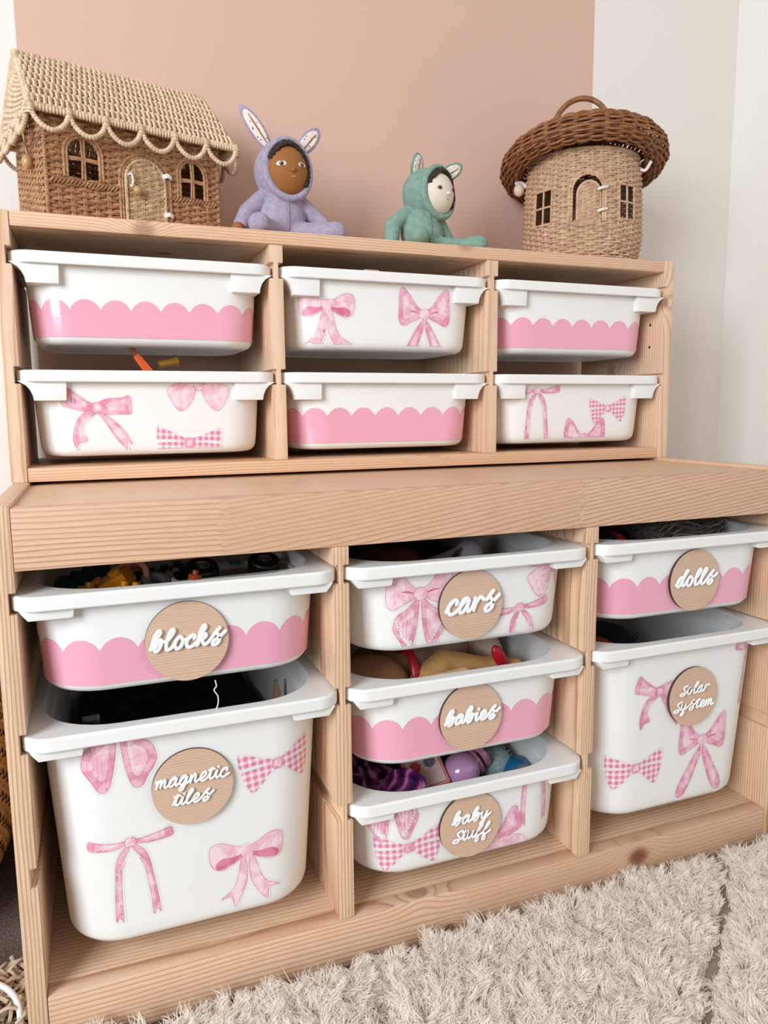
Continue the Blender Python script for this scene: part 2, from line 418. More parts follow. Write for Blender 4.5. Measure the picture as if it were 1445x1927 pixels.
def bow_B(st=False, stitch=True):
    L = [(0, .08), (-.3, .3), (-.6, .7), (-.85, .92), (-.98, .8), (-1.0, .4), (-1.02, .0), (-.98, -.3), (-.8, -.42), (-.5, -.28), (-.2, -.15)]
    Tl = [(-.05, -.2), (-.25, -.4), (-.55, -.9), (-.9, -1.5), (-.98, -1.9), (-.72, -2.0), (-.45, -1.6), (-.2, -1.0), (-.03, -.5)]
    if st: Tl = [(-.05, -.1), (-.4, -.4), (-.7, -.6), (-.8, -1.0), (-.6, -1.35), (-.45, -1.6), (-.25, -1.55), (-.12, -1.1), (-.05, -.6)]
    c = [(-.1, .0), (-.4, .12), (-.6, .1), (-.4, .05)]
    K = [(-.18, .12), (0, .2), (.18, .12), (.2, -.08), (0, -.2), (-.2, -.08)]
    o = [(Tl, 2, 1), (mir(Tl), 2, 1), (L, 2 if not st else 1, 1), (mir(L), 2 if not st else 1, 1), (c, 3, 0), (mir(c), 3, 0), (K, 1, 2)]
    if st and stitch:
        for i in range(9):
            t = i / 9; x = -.72 + .45 * t ** 1.5; y = -.72 - .75 * t
            q = [(x, y), (x + .05, y), (x + .05, y - .05), (x, y - .05)]; o += [(q, 0, 0), (mir(q), 0, 0)]
    return o
def bow_C():
    L = [(0, .08), (-.25, .2), (-.6, .45), (-.82, .62), (-.95, .4), (-1.0, .08), (-.7, -.02), (-.3, -.12)]
    Rr = [(0, .1), (.3, .28), (.7, .3), (.98, .36), (1.02, .0), (.98, -.2), (.6, -.2), (.2, -.2)]
    T1 = [(0, -.05), (-.3, -.1), (-.55, -.32), (-.7, -.68), (-.74, -1.0), (-.66, -1.25), (-.55, -1.08), (-.32, -1.0), (-.44, -.68), (-.3, -.4), (-.05, -.2)]
    T2 = [(0, -.1), (.2, -.18), (.6, -.5), (.85, -.82), (1.0, -1.15), (.85, -1.08), (.82, -1.3), (.5, -.92), (.25, -.5)]
    K = [(-.15, .1), (0, .18), (.16, .1), (.14, -.14), (-.12, -.16)]
    return [(T1, 2, 1), (T2, 2, 1), (L, 2, 1), (Rr, 2, 1), (K, 2, 2)]
def bow_D():
    a = [(0, .08), (-.35, .22), (-.7, .38), (-1.0, .48), (-1.02, .3), (-.98, .06), (-.6, .08), (-.2, .0)]
    c = [(0, -.04), (-.4, .0), (-.8, -.02), (-.98, -.06), (-.9, -.4), (-.75, -.66), (-.5, -.5), (-.2, -.2)]
    K = [(-.13, .12), (.13, .12), (.14, -.14), (-.14, -.14)]
    return [(a, 4, 0), (mir(a), 4, 0), (c, 4, 0), (mir(c), 4, 0), (K, 2, 2)]
def bow_E():
    L = [(0, .07), (-.3, .06), (-.7, .12), (-.97, .18), (-1.03, .05), (-.98, -.08), (-.6, -.12), (-.2, -.08)]
    Tl = [(0, -.05), (-.2, -.15), (-.38, -.45), (-.46, -1.0), (-.52, -1.6), (-.54, -2.1), (-.45, -2.0), (-.36, -2.12), (-.34, -1.6), (-.3, -1.0), (-.22, -.5), (-.08, -.25)]
    K = [(-.12, .1), (.0, .14), (.12, .1), (.12, -.1), (-.12, -.1)]
    return [(Tl, 2, 1), (mir(Tl), 2, 1), (L, 2, 1), (mir(L), 2, 1), (K, 1, 2)]
def bow_F():
    L = [(0, .1), (-.3, .35), (-.6, .75), (-.85, .85), (-.95, .5), (-.95, .1), (-.6, -.02), (-.2, -.05)]
    l2 = [(-.05, -.05), (-.5, -.02), (-.9, -.15), (-1.0, -.35), (-.75, -.85), (-.55, -.95), (-.3, -.75), (-.12, -.4)]
    K = [(-.15, .2), (.15, .2), (.13, -.25), (-.13, -.25)]
    return [(L, 2, 1), (mir(L), 2, 1), (l2, 1, 2), (mir(l2), 1, 2), (K, 1, 2)]
BOWS = dict(W=lambda: bow_B(True, False), A=bow_A, B=bow_B, S=lambda: bow_B(True), C=bow_C, D=bow_D, E=bow_E, F=bow_F)
def clipz(P, z0, z1):
    for lim, sg in ((z0, 1), (z1, -1)):
        out = []
        for i in range(len(P)):
            a, c = P[i - 1], P[i]; ia = sg * (a[1] - lim) >= 0; ic = sg * (c[1] - lim) >= 0
            if ia != ic:
                t = (lim - a[1]) / (c[1] - a[1]); out.append((a[0] + t * (c[0] - a[0]), lim))
            if ic: out.append(c)
        P = out
        if len(P) < 3: return []
    return P
def bow_sticker(bn, kind, u, z, s, rot, zmax):
    bm = BM(); uvl = bm.loops.layers.uv.new('UVMap'); ca, sa = math.cos(rot), math.sin(rot)
    def lay(P, off, mi):
        Q = clipz([(u + s * (x * ca - y * sa), z + s * (x * sa + y * ca)) for x, y in P], 0.0075, zmax)
        if len(Q) < 3: return
        Q2 = []
        for p in Q:
            if not Q2 or (abs(p[0] - Q2[-1][0]) + abs(p[1] - Q2[-1][1])) > 1e-5: Q2.append(p)
        if (abs(Q2[0][0] - Q2[-1][0]) + abs(Q2[0][1] - Q2[-1][1])) < 1e-5: Q2.pop()
        if len(Q2) < 3: return
        vs = [V(p) for p in Q2]; n = len(vs); es = [(i, (i + 1) % n) for i in range(n)]
        x0 = min(p[0] for p in Q2); x1 = max(p[0] for p in Q2); y0 = min(p[1] for p in Q2); y1 = max(p[1] for p in Q2)
        st = 0.004; gx = x0 + st / 2
        while gx < x1:
            gy = y0 + st / 2
            while gy < y1: vs.append(V((gx, gy))); gy += st
            gx += st
        r = geometry.delaunay_2d_cdt(vs, es, [list(range(n))], 1, 1e-7)
        nv = [bm.verts.new(bn.surf(p.x, p.y, off)) for p in r[0]]
        for f in r[2]:
            try: fc = bm.faces.new([nv[i] for i in f])
            except ValueError: continue
            fc.material_index = mi
            for lp, i in zip(fc.loops, f):
                p = r[0][i]; dx, dz = p.x - u, p.y - z
                lp[uvl].uv = ((dx * ca + dz * sa) / s, (-dx * sa + dz * ca) / s)
    def smooth(P): return [(p.x, p.y) for p in cat_rom([(x, y, 0) for x, y in P], 4, True)]
    polys = [(smooth(p), a, c) for p, a, c in BOWS[kind]()]
    for k, (P, a, c) in enumerate(polys):       # clear margin of the sticker
        cx = sum(p[0] for p in P) / len(P); cy = sum(p[1] for p in P) / len(P)
        n = len(P); Q = []; ar = sum(P[i - 1][0] * P[i][1] - P[i][0] * P[i - 1][1] for i in range(n)); sg = 1 if ar > 0 else -1
        for i in range(n):
            tx = P[(i + 1) % n][0] - P[i - 1][0]; ty = P[(i + 1) % n][1] - P[i - 1][1]; l = math.hypot(tx, ty) or 1
            Q.append((P[i][0] + sg * ty / l * .055, P[i][1] - sg * tx / l * .055))
        lay(Q, 0.00012 + k * 0.000005, 0)
    for k, (P, a, c) in enumerate(polys):
        off = 0.0002 + k * 0.00003
        if c == 0 and a != 0: lay(P, off, a); continue
        lay(P, off, 3 if a != 0 else 0)
        if a == 0: continue
        n = len(P); Q = []; ar = sum(P[i - 1][0] * P[i][1] - P[i][0] * P[i - 1][1] for i in range(n)); sg = 1 if ar > 0 else -1
        for i in range(n):
            tx = P[(i + 1) % n][0] - P[i - 1][0]; ty = P[(i + 1) % n][1] - P[i - 1][1]; l = math.hypot(tx, ty) or 1
            Q.append((P[i][0] - sg * ty / l * .014, P[i][1] + sg * tx / l * .014))
        lay(Q, off + 0.000015, a if c == 1 else max(1, a))
        cx = sum(p[0] for p in Q) / len(Q); cy = sum(p[1] for p in Q) / len(Q)
        lay([(cx + (x - cx) * .55, cy + (y - cy) * .6) for x, y in Q], off + 0.00002, 1)
    bmesh.ops.recalc_face_normals(bm, faces=bm.faces)
    return bm
def scallop_sticker(bn, phase, ztop, ext=0.035, p=0.0335, z0=0.0085):
    bm = BM(); a, f, k = bn.dims(0.04); U = a - bn.r + bn.r * PI / 2 + ext
    n = int(2 * U / p * 14); cols = []
    for i in range(n + 1):
        u = -U + 2 * U * i / n; t = ((u - phase) / p + 0.5) % 1.0 - 0.5
        zt = ztop + .001 - 0.0125 * (1 - math.sqrt(max(0.0, 1 - (1.86 * t) ** 2))) / 0.632
        cols.append([bm.verts.new(bn.surf(u, z0 + (zt - z0) * j / 5, 0.00018)) for j in range(6)])
    for A, B in zip(cols, cols[1:]):
        for j in range(5): bm.faces.new((A[j], B[j], B[j + 1], A[j + 1]))
    return bm

GL = {  # letters as pen strokes: (strokes, advance); first stroke joins to the neighbours
 'a': ([[(0, .2), (.3, .75), (.62, .98), (.35, 1.0), (.1, .6), (.12, .12), (.36, .02), (.6, .45), (.72, .95), (.66, .45), (.76, .04), (1.0, .25)]], 1.0),
 'b': ([[(0, .2), (.25, .9), (.5, 1.75), (.38, 2.05), (.2, 1.7), (.1, .9), (.12, .15), (.3, .6), (.6, .98), (.78, .7), (.62, .1), (.38, .0), (.34, .35), (.7, .75), (1.05, .75)]], 1.0),
 'c': ([[(0, .2), (.2, .7), (.5, 1.0), (.72, .88), (.66, .7)], [(.5, 1.0), (.22, .8), (.1, .4), (.25, .05), (.55, .02), (.95, .3)]], .9),
 'd': ([[(.0, .2), (.3, .75), (.62, .95), (.35, 1.0), (.1, .6), (.12, .12), (.36, .02), (.62, .6), (.9, 1.75), (1.0, 2.0), (.82, 2.0), (.7, 1.3), (.66, .4), (.8, .03), (1.05, .25)]], 1.05),
 'e': ([[(0, .2), (.4, .4), (.62, .75), (.5, 1.0), (.25, .85), (.12, .4), (.28, .03), (.55, .03), (.85, .3)]], .82),
 'f': ([[(0, .2), (.35, .9), (.6, 1.75), (.5, 2.05), (.32, 1.7), (.22, .6), (.2, -.4), (.3, -.85), (.48, -.7), (.45, -.2), (.3, .1), (.6, .25), (.95, .5)]], .8),
 'g': ([[(0, .2), (.3, .75), (.62, .95), (.35, 1.0), (.1, .6), (.12, .15), (.36, .05), (.6, .45), (.72, .9), (.66, .1), (.55, -.75), (.36, -.95), (.22, -.7), (.45, -.15), (1.0, .25)]], 1.0),
 'i': ([[(0, .2), (.2, .8), (.24, .95), (.2, .35), (.32, .03), (.6, .25)], [(.28, 1.4), (.3, 1.46)]], .55),
 'j': ([[(0, .2), (.2, .8), (.24, .95), (.2, .35), (.32, .03), (.6, .25)]], .55),
 'k': ([[(0, .2), (.25, .9), (.48, 1.75), (.36, 2.05), (.2, 1.7), (.12, .8), (.1, .0), (.25, .6), (.55, 1.0), (.7, .8), (.5, .55), (.3, .5), (.5, .3), (.7, .03), (1.0, .25)]], .98),
 'l': ([[(0, .2), (.3, .9), (.55, 1.75), (.42, 2.05), (.25, 1.7), (.16, .7), (.25, .05), (.5, .04), (.75, .3)]], .7),
 'm': ([[(0, .75), (.1, .98), (.14, .5), (.1, .0), (.2, .6), (.42, 1.0), (.5, .6), (.46, .05), (.56, .6), (.78, 1.0), (.86, .6), (.84, .2), (1.0, .03), (1.25, .25)]], 1.22),
 'n': ([[(0, .3), (.1, .98), (.14, .5), (.1, .0), (.22, .6), (.46, 1.0), (.56, .7), (.56, .2), (.72, .03), (.98, .25)]], .95),
 'o': ([[(0, .2), (.2, .75), (.5, 1.0), (.75, .6), (.62, .1), (.36, .0), (.14, .35), (.25, .85), (.5, 1.0), (.7, .75), (.98, .68)]], .95),
 'r': ([[(0, .2), (.15, .85), (.2, 1.0), (.2, .5), (.16, .0), (.28, .6), (.5, .98), (.72, .92)], [(.72, .92), (.78, .8)]], .75),
 's': ([[(0, .2), (.32, .75), (.62, 1.35), (.70, 1.5)], [(.64, 1.38), (.52, 1.0), (.78, .62), (.86, .2), (.62, -.14), (.36, .0), (.44, .28), (.80, .50), (1.25, 1.0)]], 1.12),
 'S': ([[(.92, 1.5), (.62, 1.42), (.42, 1.12), (.54, .80), (.80, .42), (.70, -.02), (.36, -.16), (.10, .04), (.30, .28), (.70, .26), (1.0, .25)]], 1.0),
 't': ([[(0, .2), (.22, 1.0), (.3, 1.6), (.24, .8), (.24, .2), (.4, .03), (.65, .25)], [(.0, 1.15), (.3, 1.2), (.55, 1.25)]], .62),
 'u': ([[(0, .3), (.1, .95), (.1, .4), (.25, .03), (.5, .4), (.64, .95), (.6, .4), (.72, .03), (.95, .25)]], .92),
 'y': ([[(0, .3), (.1, .95), (.12, .4), (.28, .05), (.52, .4), (.68, .95), (.6, .1), (.5, -.7), (.32, -.95), (.2, -.7), (.45, -.2), (.9, .4), (1.1, .6)]], .95)}
def write(bm, word, cx, cz, width, y, rad, rot=0.02):
    vs_ = {'blocks': .95, 'cars': .95, 'babies': .85, 'dolls': .85, 'solar': .80, 'system': .78, 'magnetic': .86, 'tiles': .86, 'baby': .80, 'stuff': .78}[word]
    x = 0; strokes = []; main = []
    for n_, ch in enumerate(word):
        if ch == 's' and n_ == 0: ch = 'S'
        st, adv = GL[ch]
        for k, s_ in enumerate(st):
            q = [(x + px + 0.22 * (pz_ - .5), pz_) for px, pz_ in s_]
            if k == 0: main += q if not main else q[1:]
            else: strokes.append(q)
        if len(st) > 1 and st[1][0] in (st[0][-2:], st[0][2], st[0][2:]): pass
        if ch in 'cs':   # letter body is the second stroke: lift the pen
            strokes.append(main[:]); main = [strokes[-2][-1]]; strokes[-2] = strokes[-2]
        x += adv
    strokes.append(main); k = width / x; ca, sa = math.cos(rot), math.sin(rot)
    for s_ in strokes:
        if len(s_) < 2: continue
        zc = lambda z_: (1 + (z_ - 1) * .68 if z_ > 1 else (z_ * .72 if z_ < 0 else z_)) - .5
        q = [((px - x / 2 - 0.0) * k, zc(pz_) * k * vs_) for px, pz_ in s_]
        P = [V((cx + a_ * ca - c_ * sa, y, cz + a_ * sa + c_ * ca)) for a_, c_ in q]
        tube(bm, cat_rom(P, 4), rad, 7, flat=(V((0, 1, 0)), 0.75))
        for e in (P[0], P[-1]): ell(bm, e, (rad, rad * .75, rad), 8, 6)

def make_bin(name, label, cx, front, ztop, H, kind, stickers, tagw=None, group=None, tagz=None, tagx=0.0, phase=0.0, ztoff=0.050):
    wide = kind == 'wide'; bn = Bin(0.299, 0.20 if wide else 0.42, H, kind == 'tall', wide)
    t = thing(name, label, 'storage bin', (cx, front, ztop - H), 0, group)
    key = 'bin_' + kind
    if key in bpy.data.meshes: obj('bin_body', bpy.data.meshes[key], M_white, t)
    else:
        o = obj('bin_body', bn.mesh(), M_white, t, 35); o.data.name = key
    for sg in (-1, 1): obj('bracket', bn.bracket(sg), M_white, t, 30)
    if stickers == 'scallop': obj('scallop_sticker', scallop_sticker(bn, phase, H - ztoff), M_pinkv, t)
    else:
        for (k, u, z, s, rot) in stickers:
            # sizes are measured on the flat front; positions past it run round the corner
            obj('bow_sticker', bow_sticker(bn, k, u, z, s, rot, H - 0.0137), M_bow, t)
    if tagw:
        y = bn.dims(tagz)[1]; b = BM(); R = 0.0385; n = 96
        tilt = (bn.top['f'] - bn.bot['f']) / H
        A = [b.verts.new((tagx + R * math.cos(2 * PI * i / n), y - 0.0002, tagz + R * math.sin(2 * PI * i / n))) for i in range(n)]
        B = [b.verts.new((tagx + R * math.cos(2 * PI * i / n), y - 0.0046, tagz + R * math.sin(2 * PI * i / n))) for i in range(n)]
        b.faces.new(A); b.faces.new(B[::-1])
        for i in range(n):
            f = b.faces.new((A[i], B[i], B[(i + 1) % n], A[(i + 1) % n])); f.material_index = 1
        bmesh.ops.recalc_face_normals(b, faces=b.faces)
        d = obj('name_tag', b, [M_disc, M_burnt], t, 30)
        b = BM(); lines = tagw.split()
        L = len(lines)
        for i, wd in enumerate(lines):
            full = {'blocks': .066, 'magnetic': .069, 'tiles': .036, 'cars': .060, 'babies': .064, 'baby': .046, 'stuff': .046, 'dolls': .060, 'solar': .046, 'system': .064}[wd]
            write(b, wd, tagx + {'tiles': -.001}.get(wd, 0), tagz + (0.0 if L == 1 else (0.0092 if i == 0 else -0.0112)), full, y - 0.0062, 0.0023 if wd == 'cars' else (0.0019 if L == 1 else 0.00122))
        lt = obj('lettering', b, M_letter, d, 60)
    return t, bn
ucx = [.1588, .4632, .7676]; lcx = [.1606, .4645, .7684]; hs = 0.038
gp = 'shallow bins with scalloped pink band'; gb = 'bins with pink bow stickers'
make_bin('storage_bin', 'shallow white bin with plain pink scalloped band, top left of the upper unit', ucx[0], .2325, .777, .10, 'wide', 'scallop', group=gp, phase=-.004)
make_bin('storage_bin', 'shallow white bin with one pale and one deep pink bow, top middle of upper unit', ucx[1], .2325, .777, .10, 'wide',
         [('A', -.085, .057, hs, 0), ('B', .053, .049, hs * .98, 0)], group=gb)
make_bin('storage_bin', 'shallow white bin with plain pink scalloped band, top right of the upper unit', ucx[2], .2325, .777, .10, 'wide', 'scallop', group=gp, phase=.004)
make_bin('storage_bin', 'shallow white bin with three bows and orange toy poking out, lower left of upper unit', ucx[0], .2325, .647, .10, 'wide',
         [('C', -.065, .057, hs, 0), ('F', .053, .088, hs * .98, 0), ('D', .040, .014, hs, -.05)], group=gb)
make_bin('storage_bin', 'shallow white bin with plain pink scalloped band, bottom middle of the upper unit', ucx[1], .2325, .647, .10, 'wide', 'scallop', group=gp, phase=-.003, ztoff=.046)
make_bin('storage_bin', 'shallow white bin with long thin ribbon bow, bottom right of the upper unit', ucx[2], .2325, .647, .10, 'wide',
         [('E', -.072, .077, hs, .03), ('D', .055, .051, hs * .86, .05), ('F', .015, .004, hs, 0)], group=gb)
LF = -0.009
make_bin('storage_bin', 'shallow white scalloped bin with round wooden tag reading blocks', lcx[0], LF, .441, .10, 'small', 'scallop', 'blocks', gp, .043, -.001, phase=.005, ztoff=.048)
make_bin('storage_bin', 'tall white bin with bow stickers and wooden tag reading magnetic tiles', lcx[0], LF, .312, .23, 'tall',
         [('W', -.068, .232, hs * 1.12, .0), ('D', .083, .163, hs * 1.02, .10), ('E', -.062, .108, hs * 1.02, .05), ('A', .049, .073, hs, .04)], 'magnetic tiles', gb, .156, -.002)
make_bin('storage_bin', 'shallow white bow bin with round wooden tag reading cars', lcx[1], LF, .441, .10, 'small',
         [('S', -.063, .064, hs * 1.0, .0), ('F', .105, .084, hs, .1), ('E', .060, .036, hs * .98, .12)], 'cars', gb, .047, -.004)
make_bin('storage_bin', 'shallow white scalloped bin with wooden tag reading babies', lcx[1], LF, .3125, .10, 'small', 'scallop', 'babies', gp, .0475, -.003, phase=.000, ztoff=.045)
make_bin('storage_bin', 'shallow white bow bin with wooden tag reading baby stuff', lcx[1], LF, .184, .10, 'small',
         [('S', -.100, .104, hs * 1.0, .1), ('D', -.077, .034, hs * 1.02, .06), ('F', .030, .018, hs * 1.05, .15), ('E', .081, .108, hs * 1.0, .05)], 'baby stuff', gb, .0475, -.003)
make_bin('storage_bin', 'shallow white scalloped bin with round wooden tag reading dolls', lcx[2], LF, .442, .10, 'small', 'scallop', 'dolls', gp, .0445, .003, phase=.002, ztoff=.047)
make_bin('storage_bin', 'tall white bin with bow stickers and wooden tag reading solar system', lcx[2], LF, .314, .23, 'tall',
         [('C', -.041, .164, hs, .0), ('B', .035, .086, hs * 1.0, .0), ('D', -.070, .066, hs * 1.05, .03), ('E', .117, .205, hs * 1.0, .0)], 'solar system', gb, .151, .010)

# ------------------------------------------------------------------ wicker
def weave(bm, f, Ulen, Vlen, pitch=0.0026, stake=0.016, rad=0.0015, amp=0.0011, hole=None, closed=True, n=5, sub=4, jit=0.0003, stakes=True, srad=0.0012, double=True, v0=0.0):
    rows = int(Vlen / pitch); ns = max(2, round(Ulen / stake)); st = Ulen / ns; m = ns * sub
    for i in range(rows):
        v = v0 + (i + 0.5) * pitch; seg = []; segs = []; ph = rng.uniform(-.2, .2)
        for k in range(m if closed else m + 1):
            u = Ulen * k / m
            if hole and hole(u, v): 
                if len(seg) > 1: segs.append(seg)
                seg = []; continue
            p, nr = f(u, v + rng.normal(0, jit)); seg.append(p + nr * (amp * math.sin(PI * u / st + PI * i + PI / 2)))
        whole = closed and not segs and len(seg) == m
        if len(seg) > 1: segs.append(seg)
        for s_ in segs: tube(bm, s_, rad * rng.uniform(.85, 1.12), n, closed=whole, cap=False)
    if stakes:
        for k in range(ns):
            for d in ((-.0011, .0011) if double else (0,)):
                u = st * k + d; seg = []
                for j in range(int(Vlen / 0.005) + 1):
                    v = v0 + min(Vlen * j / int(Vlen / 0.005), Vlen)
                    if hole and hole(u % Ulen, v):
                        if len(seg) > 1: tube(bm, seg, srad, 5, cap=False)
                        seg = []; continue
                    p, nr = f(u, v); seg.append(p)
                if len(seg) > 1: tube(bm, seg, srad, 5, cap=False)
def wick(name, a, b, rough=0.55):
    t = NT(name); o = t.obj(); f = t.noise(o, 120, 3); g = t.noise(o, 700, 2)
    c = t.ramp(f, [(0.3, lin(b)), (0.7, lin(a))]); t.link(t.mix(t.math('MULTIPLY', g, 0.3), c, lin(b)), t.b.inputs['Base Color'])
    t.b.inputs['Roughness'].default_value = rough; t.bump(g, 0.4, 0.0003); return t.m
W_brown = wick('brown willow', (200, 150, 106), (140, 96, 62)); W_pale = wick('pale rattan', (232, 208, 178), (198, 168, 134))
W_tan = wick('tan rattan', (224, 190, 156), (182, 144, 112)); W_dark = wick('dark willow', (170, 112, 64), (112, 68, 38)); W_door = wick('light door rattan', (214, 184, 146), (168, 132, 96))
M_cord = plain('white cord', (238, 232, 222), 0.8); M_bead = plain('wooden bead', (196, 150, 102), 0.3, coat=0.3)

def wicker_house():
    th = math.radians(15.5); t = thing('wicker_house_basket', 'brown wicker house basket with pale scalloped roof, on top of the upper unit', 'basket', (0.0555, 0.253, 0.8182), th)
    L, D, He, Hr = 0.207, 0.13, 0.113, 0.194; rc = 0.004; per = 2 * (L + D)
    def f(u, v):
        u = u % per; bul = 0.0
        if u < L: p, nr = V((u, 0, v)), V((0, -1, 0))
        elif u < L + D: p, nr = V((L, u - L, v)), V((1, 0, 0))
        elif u < 2 * L + D: p, nr = V((2 * L + D - u, D, v)), V((0, 1, 0))
        else: p, nr = V((0, per - u, v)), V((-1, 0, 0))
        return p, nr
    wins = ((0.041, 0.0172, 0.046, 0.090), (0.172, 0.0150, 0.044, 0.087)); dr = (0.112, 0.0265, 0.003, 0.081)
    def arch(u, v, a):
        c, h, z0, z1 = a
        if v < z0 or abs(u - c) > h: return False
        zs = z1 - h
        return v < zs or (u - c) ** 2 + (v - zs) ** 2 < h * h
    hole = lambda u, v: any(arch(u, v, a) for a in wins + (dr,))
    b = BM(); weave(b, f, per, He, 0.0036, 0.0138, 0.0020, 0.0017, hole, sub=6, srad=.0014)
    for c in ((0, 0), (L, 0), (L, D), (0, D)): coil(b, [(c[0], c[1], 0), (c[0], c[1], He)], 0.0026)
    # plaited rims round the openings and a rope course under the windows
    def archpath(a, y, e=0.0015):
        c, h, z0, z1 = a; h += e; zs = z1 - a[1]; P = [V((c - h, y, z0))]; P += [V((c - h, y, z0 + (zs - z0) * k / 4)) for k in range(1, 4)]
        P += [V((c - h * math.cos(PI * k / 14), y, zs + h * math.sin(PI * k / 14))) for k in range(15)]
        P += [V((c + h, y, zs - (zs - z0) * k / 4)) for k in range(1, 5)]; return P
    for a in wins + (dr,):
        for e, y in ((0.001, -0.0016), (0.0042, -0.0018)): coil(b, archpath(a, y, e), 0.0019, 0.006, 6, amp=0.2)
    for x0, x1 in ((0.004, dr[0] - dr[1] - .002), (dr[0] + dr[1] + .002, L - 0.003)):
        for k in range(int((x1 - x0) / 0.0042)):
            x = x0 + k * 0.0042; tube(b, [(x - .001, -.0012, .0385), (x + .002, -.0042, .0415), (x + .005, -.0012, .0445)], 0.0016, 5)
    obj('wicker_walls', b, W_brown, t, 60)
    for (c, h, z0, z1) in wins:
        b = BM()
        for e in (-.0016, .0016): tube(b, [(c + e, -.001, z0), (c + e * .7, -.003, (z0 + z1) / 2), (c + e, -.001, z1)], 0.0014, 6)
        zm = z0 + (z1 - z0) * .48
        for e in (-.0013, .0013): tube(b, [(c - h, -.0005, zm + e), (c, -.0036, zm + e * .7), (c + h, -.0005, zm + e)], 0.0013, 6)
        obj('window_bars', b, W_brown, t, 60)
    b = BM(); c, h, z0, z1 = dr
    def fd(u, v): return V((c - h + .003 + u, -0.0035, z0 + v)), V((0, -1, 0))
    hd = h - .003
    weave(b, fd, 2 * hd, z1 - z0 - .002, 0.0031, 0.0095, 0.0017, 0.0010, lambda u, v: not arch(c - hd + u, z0 + v + .002, (c, hd, z0, z1 - .002)), closed=False, sub=5, double=True)
    coil(b, archpath((c, hd, z0, z1 - .0025), -0.0035, 0), 0.0022, 0.004, 8)
    d = obj('door', b, W_door, t, 60)
    b = BM(); ell(b, (c - .013, -.011, .041), (.0052,) * 3); obj('knob', b, M_bead, d, 60)
    b = BM(); tube(b, cat_rom([(c - .022, -.006, .058), (c - .0185, -.008, .060), (c - .017, -.008, .053), (c - .0185, -.009, .0455), (c - .021, -.009, .047)], 5), .0012, 6); obj('hook', b, M_cord, d, 60)
    for z in (.062, .017):
        b = BM()
        for k in range(3): tube(b, [(c + h - .006, -.0045, z + k * .0016), (c + h, -.0075, z + .001 + k * .0016), (c + h + .006, -.0035, z + k * .0016)], .0011, 6)
        obj('hinge_cord', b, M_cord, d, 60)
    # roof lid: slopes woven down the slope, triangular gables, wrapped edge and loops
    x0, x1, yf, yb, ze, zr = -0.016, L + 0.019, -0.014, D + 0.014, He - .003, Hr
    xr0, xr1 = x0 + .006, x1 - .010
    b = BM()
    for side in (0, 1):
        ye = yf if side == 0 else yb; ym = D / 2; sl = math.hypot(ym - ye, zr - ze)
        nr = V((0, -(zr - ze) if side == 0 else (zr - ze), abs(ym - ye))).normalized()
        def fs(u, v, ye=ye, nr=nr, sl=sl):    # u down the slope, v along the eaves
            k = 1 - u / sl; xa = x0 + (xr0 - x0) * k; xb = x1 + (xr1 - x1) * k
            return V((xa + (xb - xa) * v / (x1 - x0), ye + (ym - ye) * k, ze + (zr - ze) * k)) + nr * (.004 * math.sin(PI * k)), nr
        weave(b, fs, sl, x1 - x0, 0.0031, 0.0142, 0.0018, 0.0019, None, closed=False, sub=5, stakes=False)
        for j in range(1, 8):
            tube(b, [fs(sl * j / 8, v)[0] for v in np.linspace(0, x1 - x0, 12)], .0012, 5)
    for xs, xr, sg in ((x0, xr0, -1), (x1, xr1, 1)):
        def fg(u, v, xs=xs, xr=xr, sg=sg):
            k = v / (zr - ze); hw = (yb - yf) / 2 * (1 - k)
            return V((xs + (xr - xs) * k, yf + (yb - yf) / 2 - hw + 2 * hw * u / (yb - yf), ze + v)), V((sg, 0, 0))
        weave(b, fg, yb - yf, zr - ze, 0.0029, 0.014, 0.0016, 0.0011, None, closed=False, sub=4)
        coil(b, [(xs, yf, ze), (xr, D / 2, zr), (xs, yb, ze)], 0.0036, 0.0035)
    coil(b, [(xr0, D / 2, zr), (xr1, D / 2, zr)], 0.0030, 0.0035)
    coil(b, [(x0, yf, ze), (x1, yf, ze), (x1, yb, ze), (x0, yb, ze)], 0.0036, 0.0035, closed=True)
    r = obj('roof_lid', b, W_pale, t, 60)
    b = BM()
    def loops(p0, p1, n, out):
        p0, p1, out = V(p0), V(p1), V(out)
        for i in range(n):
            a = p0.lerp(p1, i / n); c_ = p0.lerp(p1, (i + 1) / n); P = []
            for k in range(13):
                s_ = k / 12; P.append(a.lerp(c_, s_) + V((0, 0, -0.021 * math.sin(PI * s_) ** .62)) + out * (.0025 + .004 * math.sin(PI * s_)))
            coil(b, P, .0028, .0034)
            coil(b, [a + out * .002 + V((0, 0, -.006)), a + out * .004, a + out * .001 + V((0, 0, .005))], .0036, .003)
        coil(b, [p1 + out * .002 + V((0, 0, -.006)), p1 + out * .004, p1 + out * .001 + V((0, 0, .005))], .0036, .003)
    loops((x0, yf, ze - .002), (x1, yf, ze - .002), 6, (0, -1, 0)); loops((x0, yb, ze - .002), (x0, yf, ze - .002), 4, (-1, 0, 0))
    loops((x1, yf, ze - .002), (x1, yb, ze - .002), 4, (1, 0, 0)); loops((x1, yb, ze - .002), (x0, yb, ze - .002), 6, (0, 1, 0))
    obj('scalloped_trim', b, W_pale, r, 60)
    b = BM(); ell(b, (-.0085, .045, .068), (.0062, .0062, .0085)); coil(b, [(-.012, .045, .105), (-.010, .045, .09), (-.0085, .045, .076)], .0012, .002, 6)
    obj('closing_bead', b, M_bead, t, 60)
wicker_house()

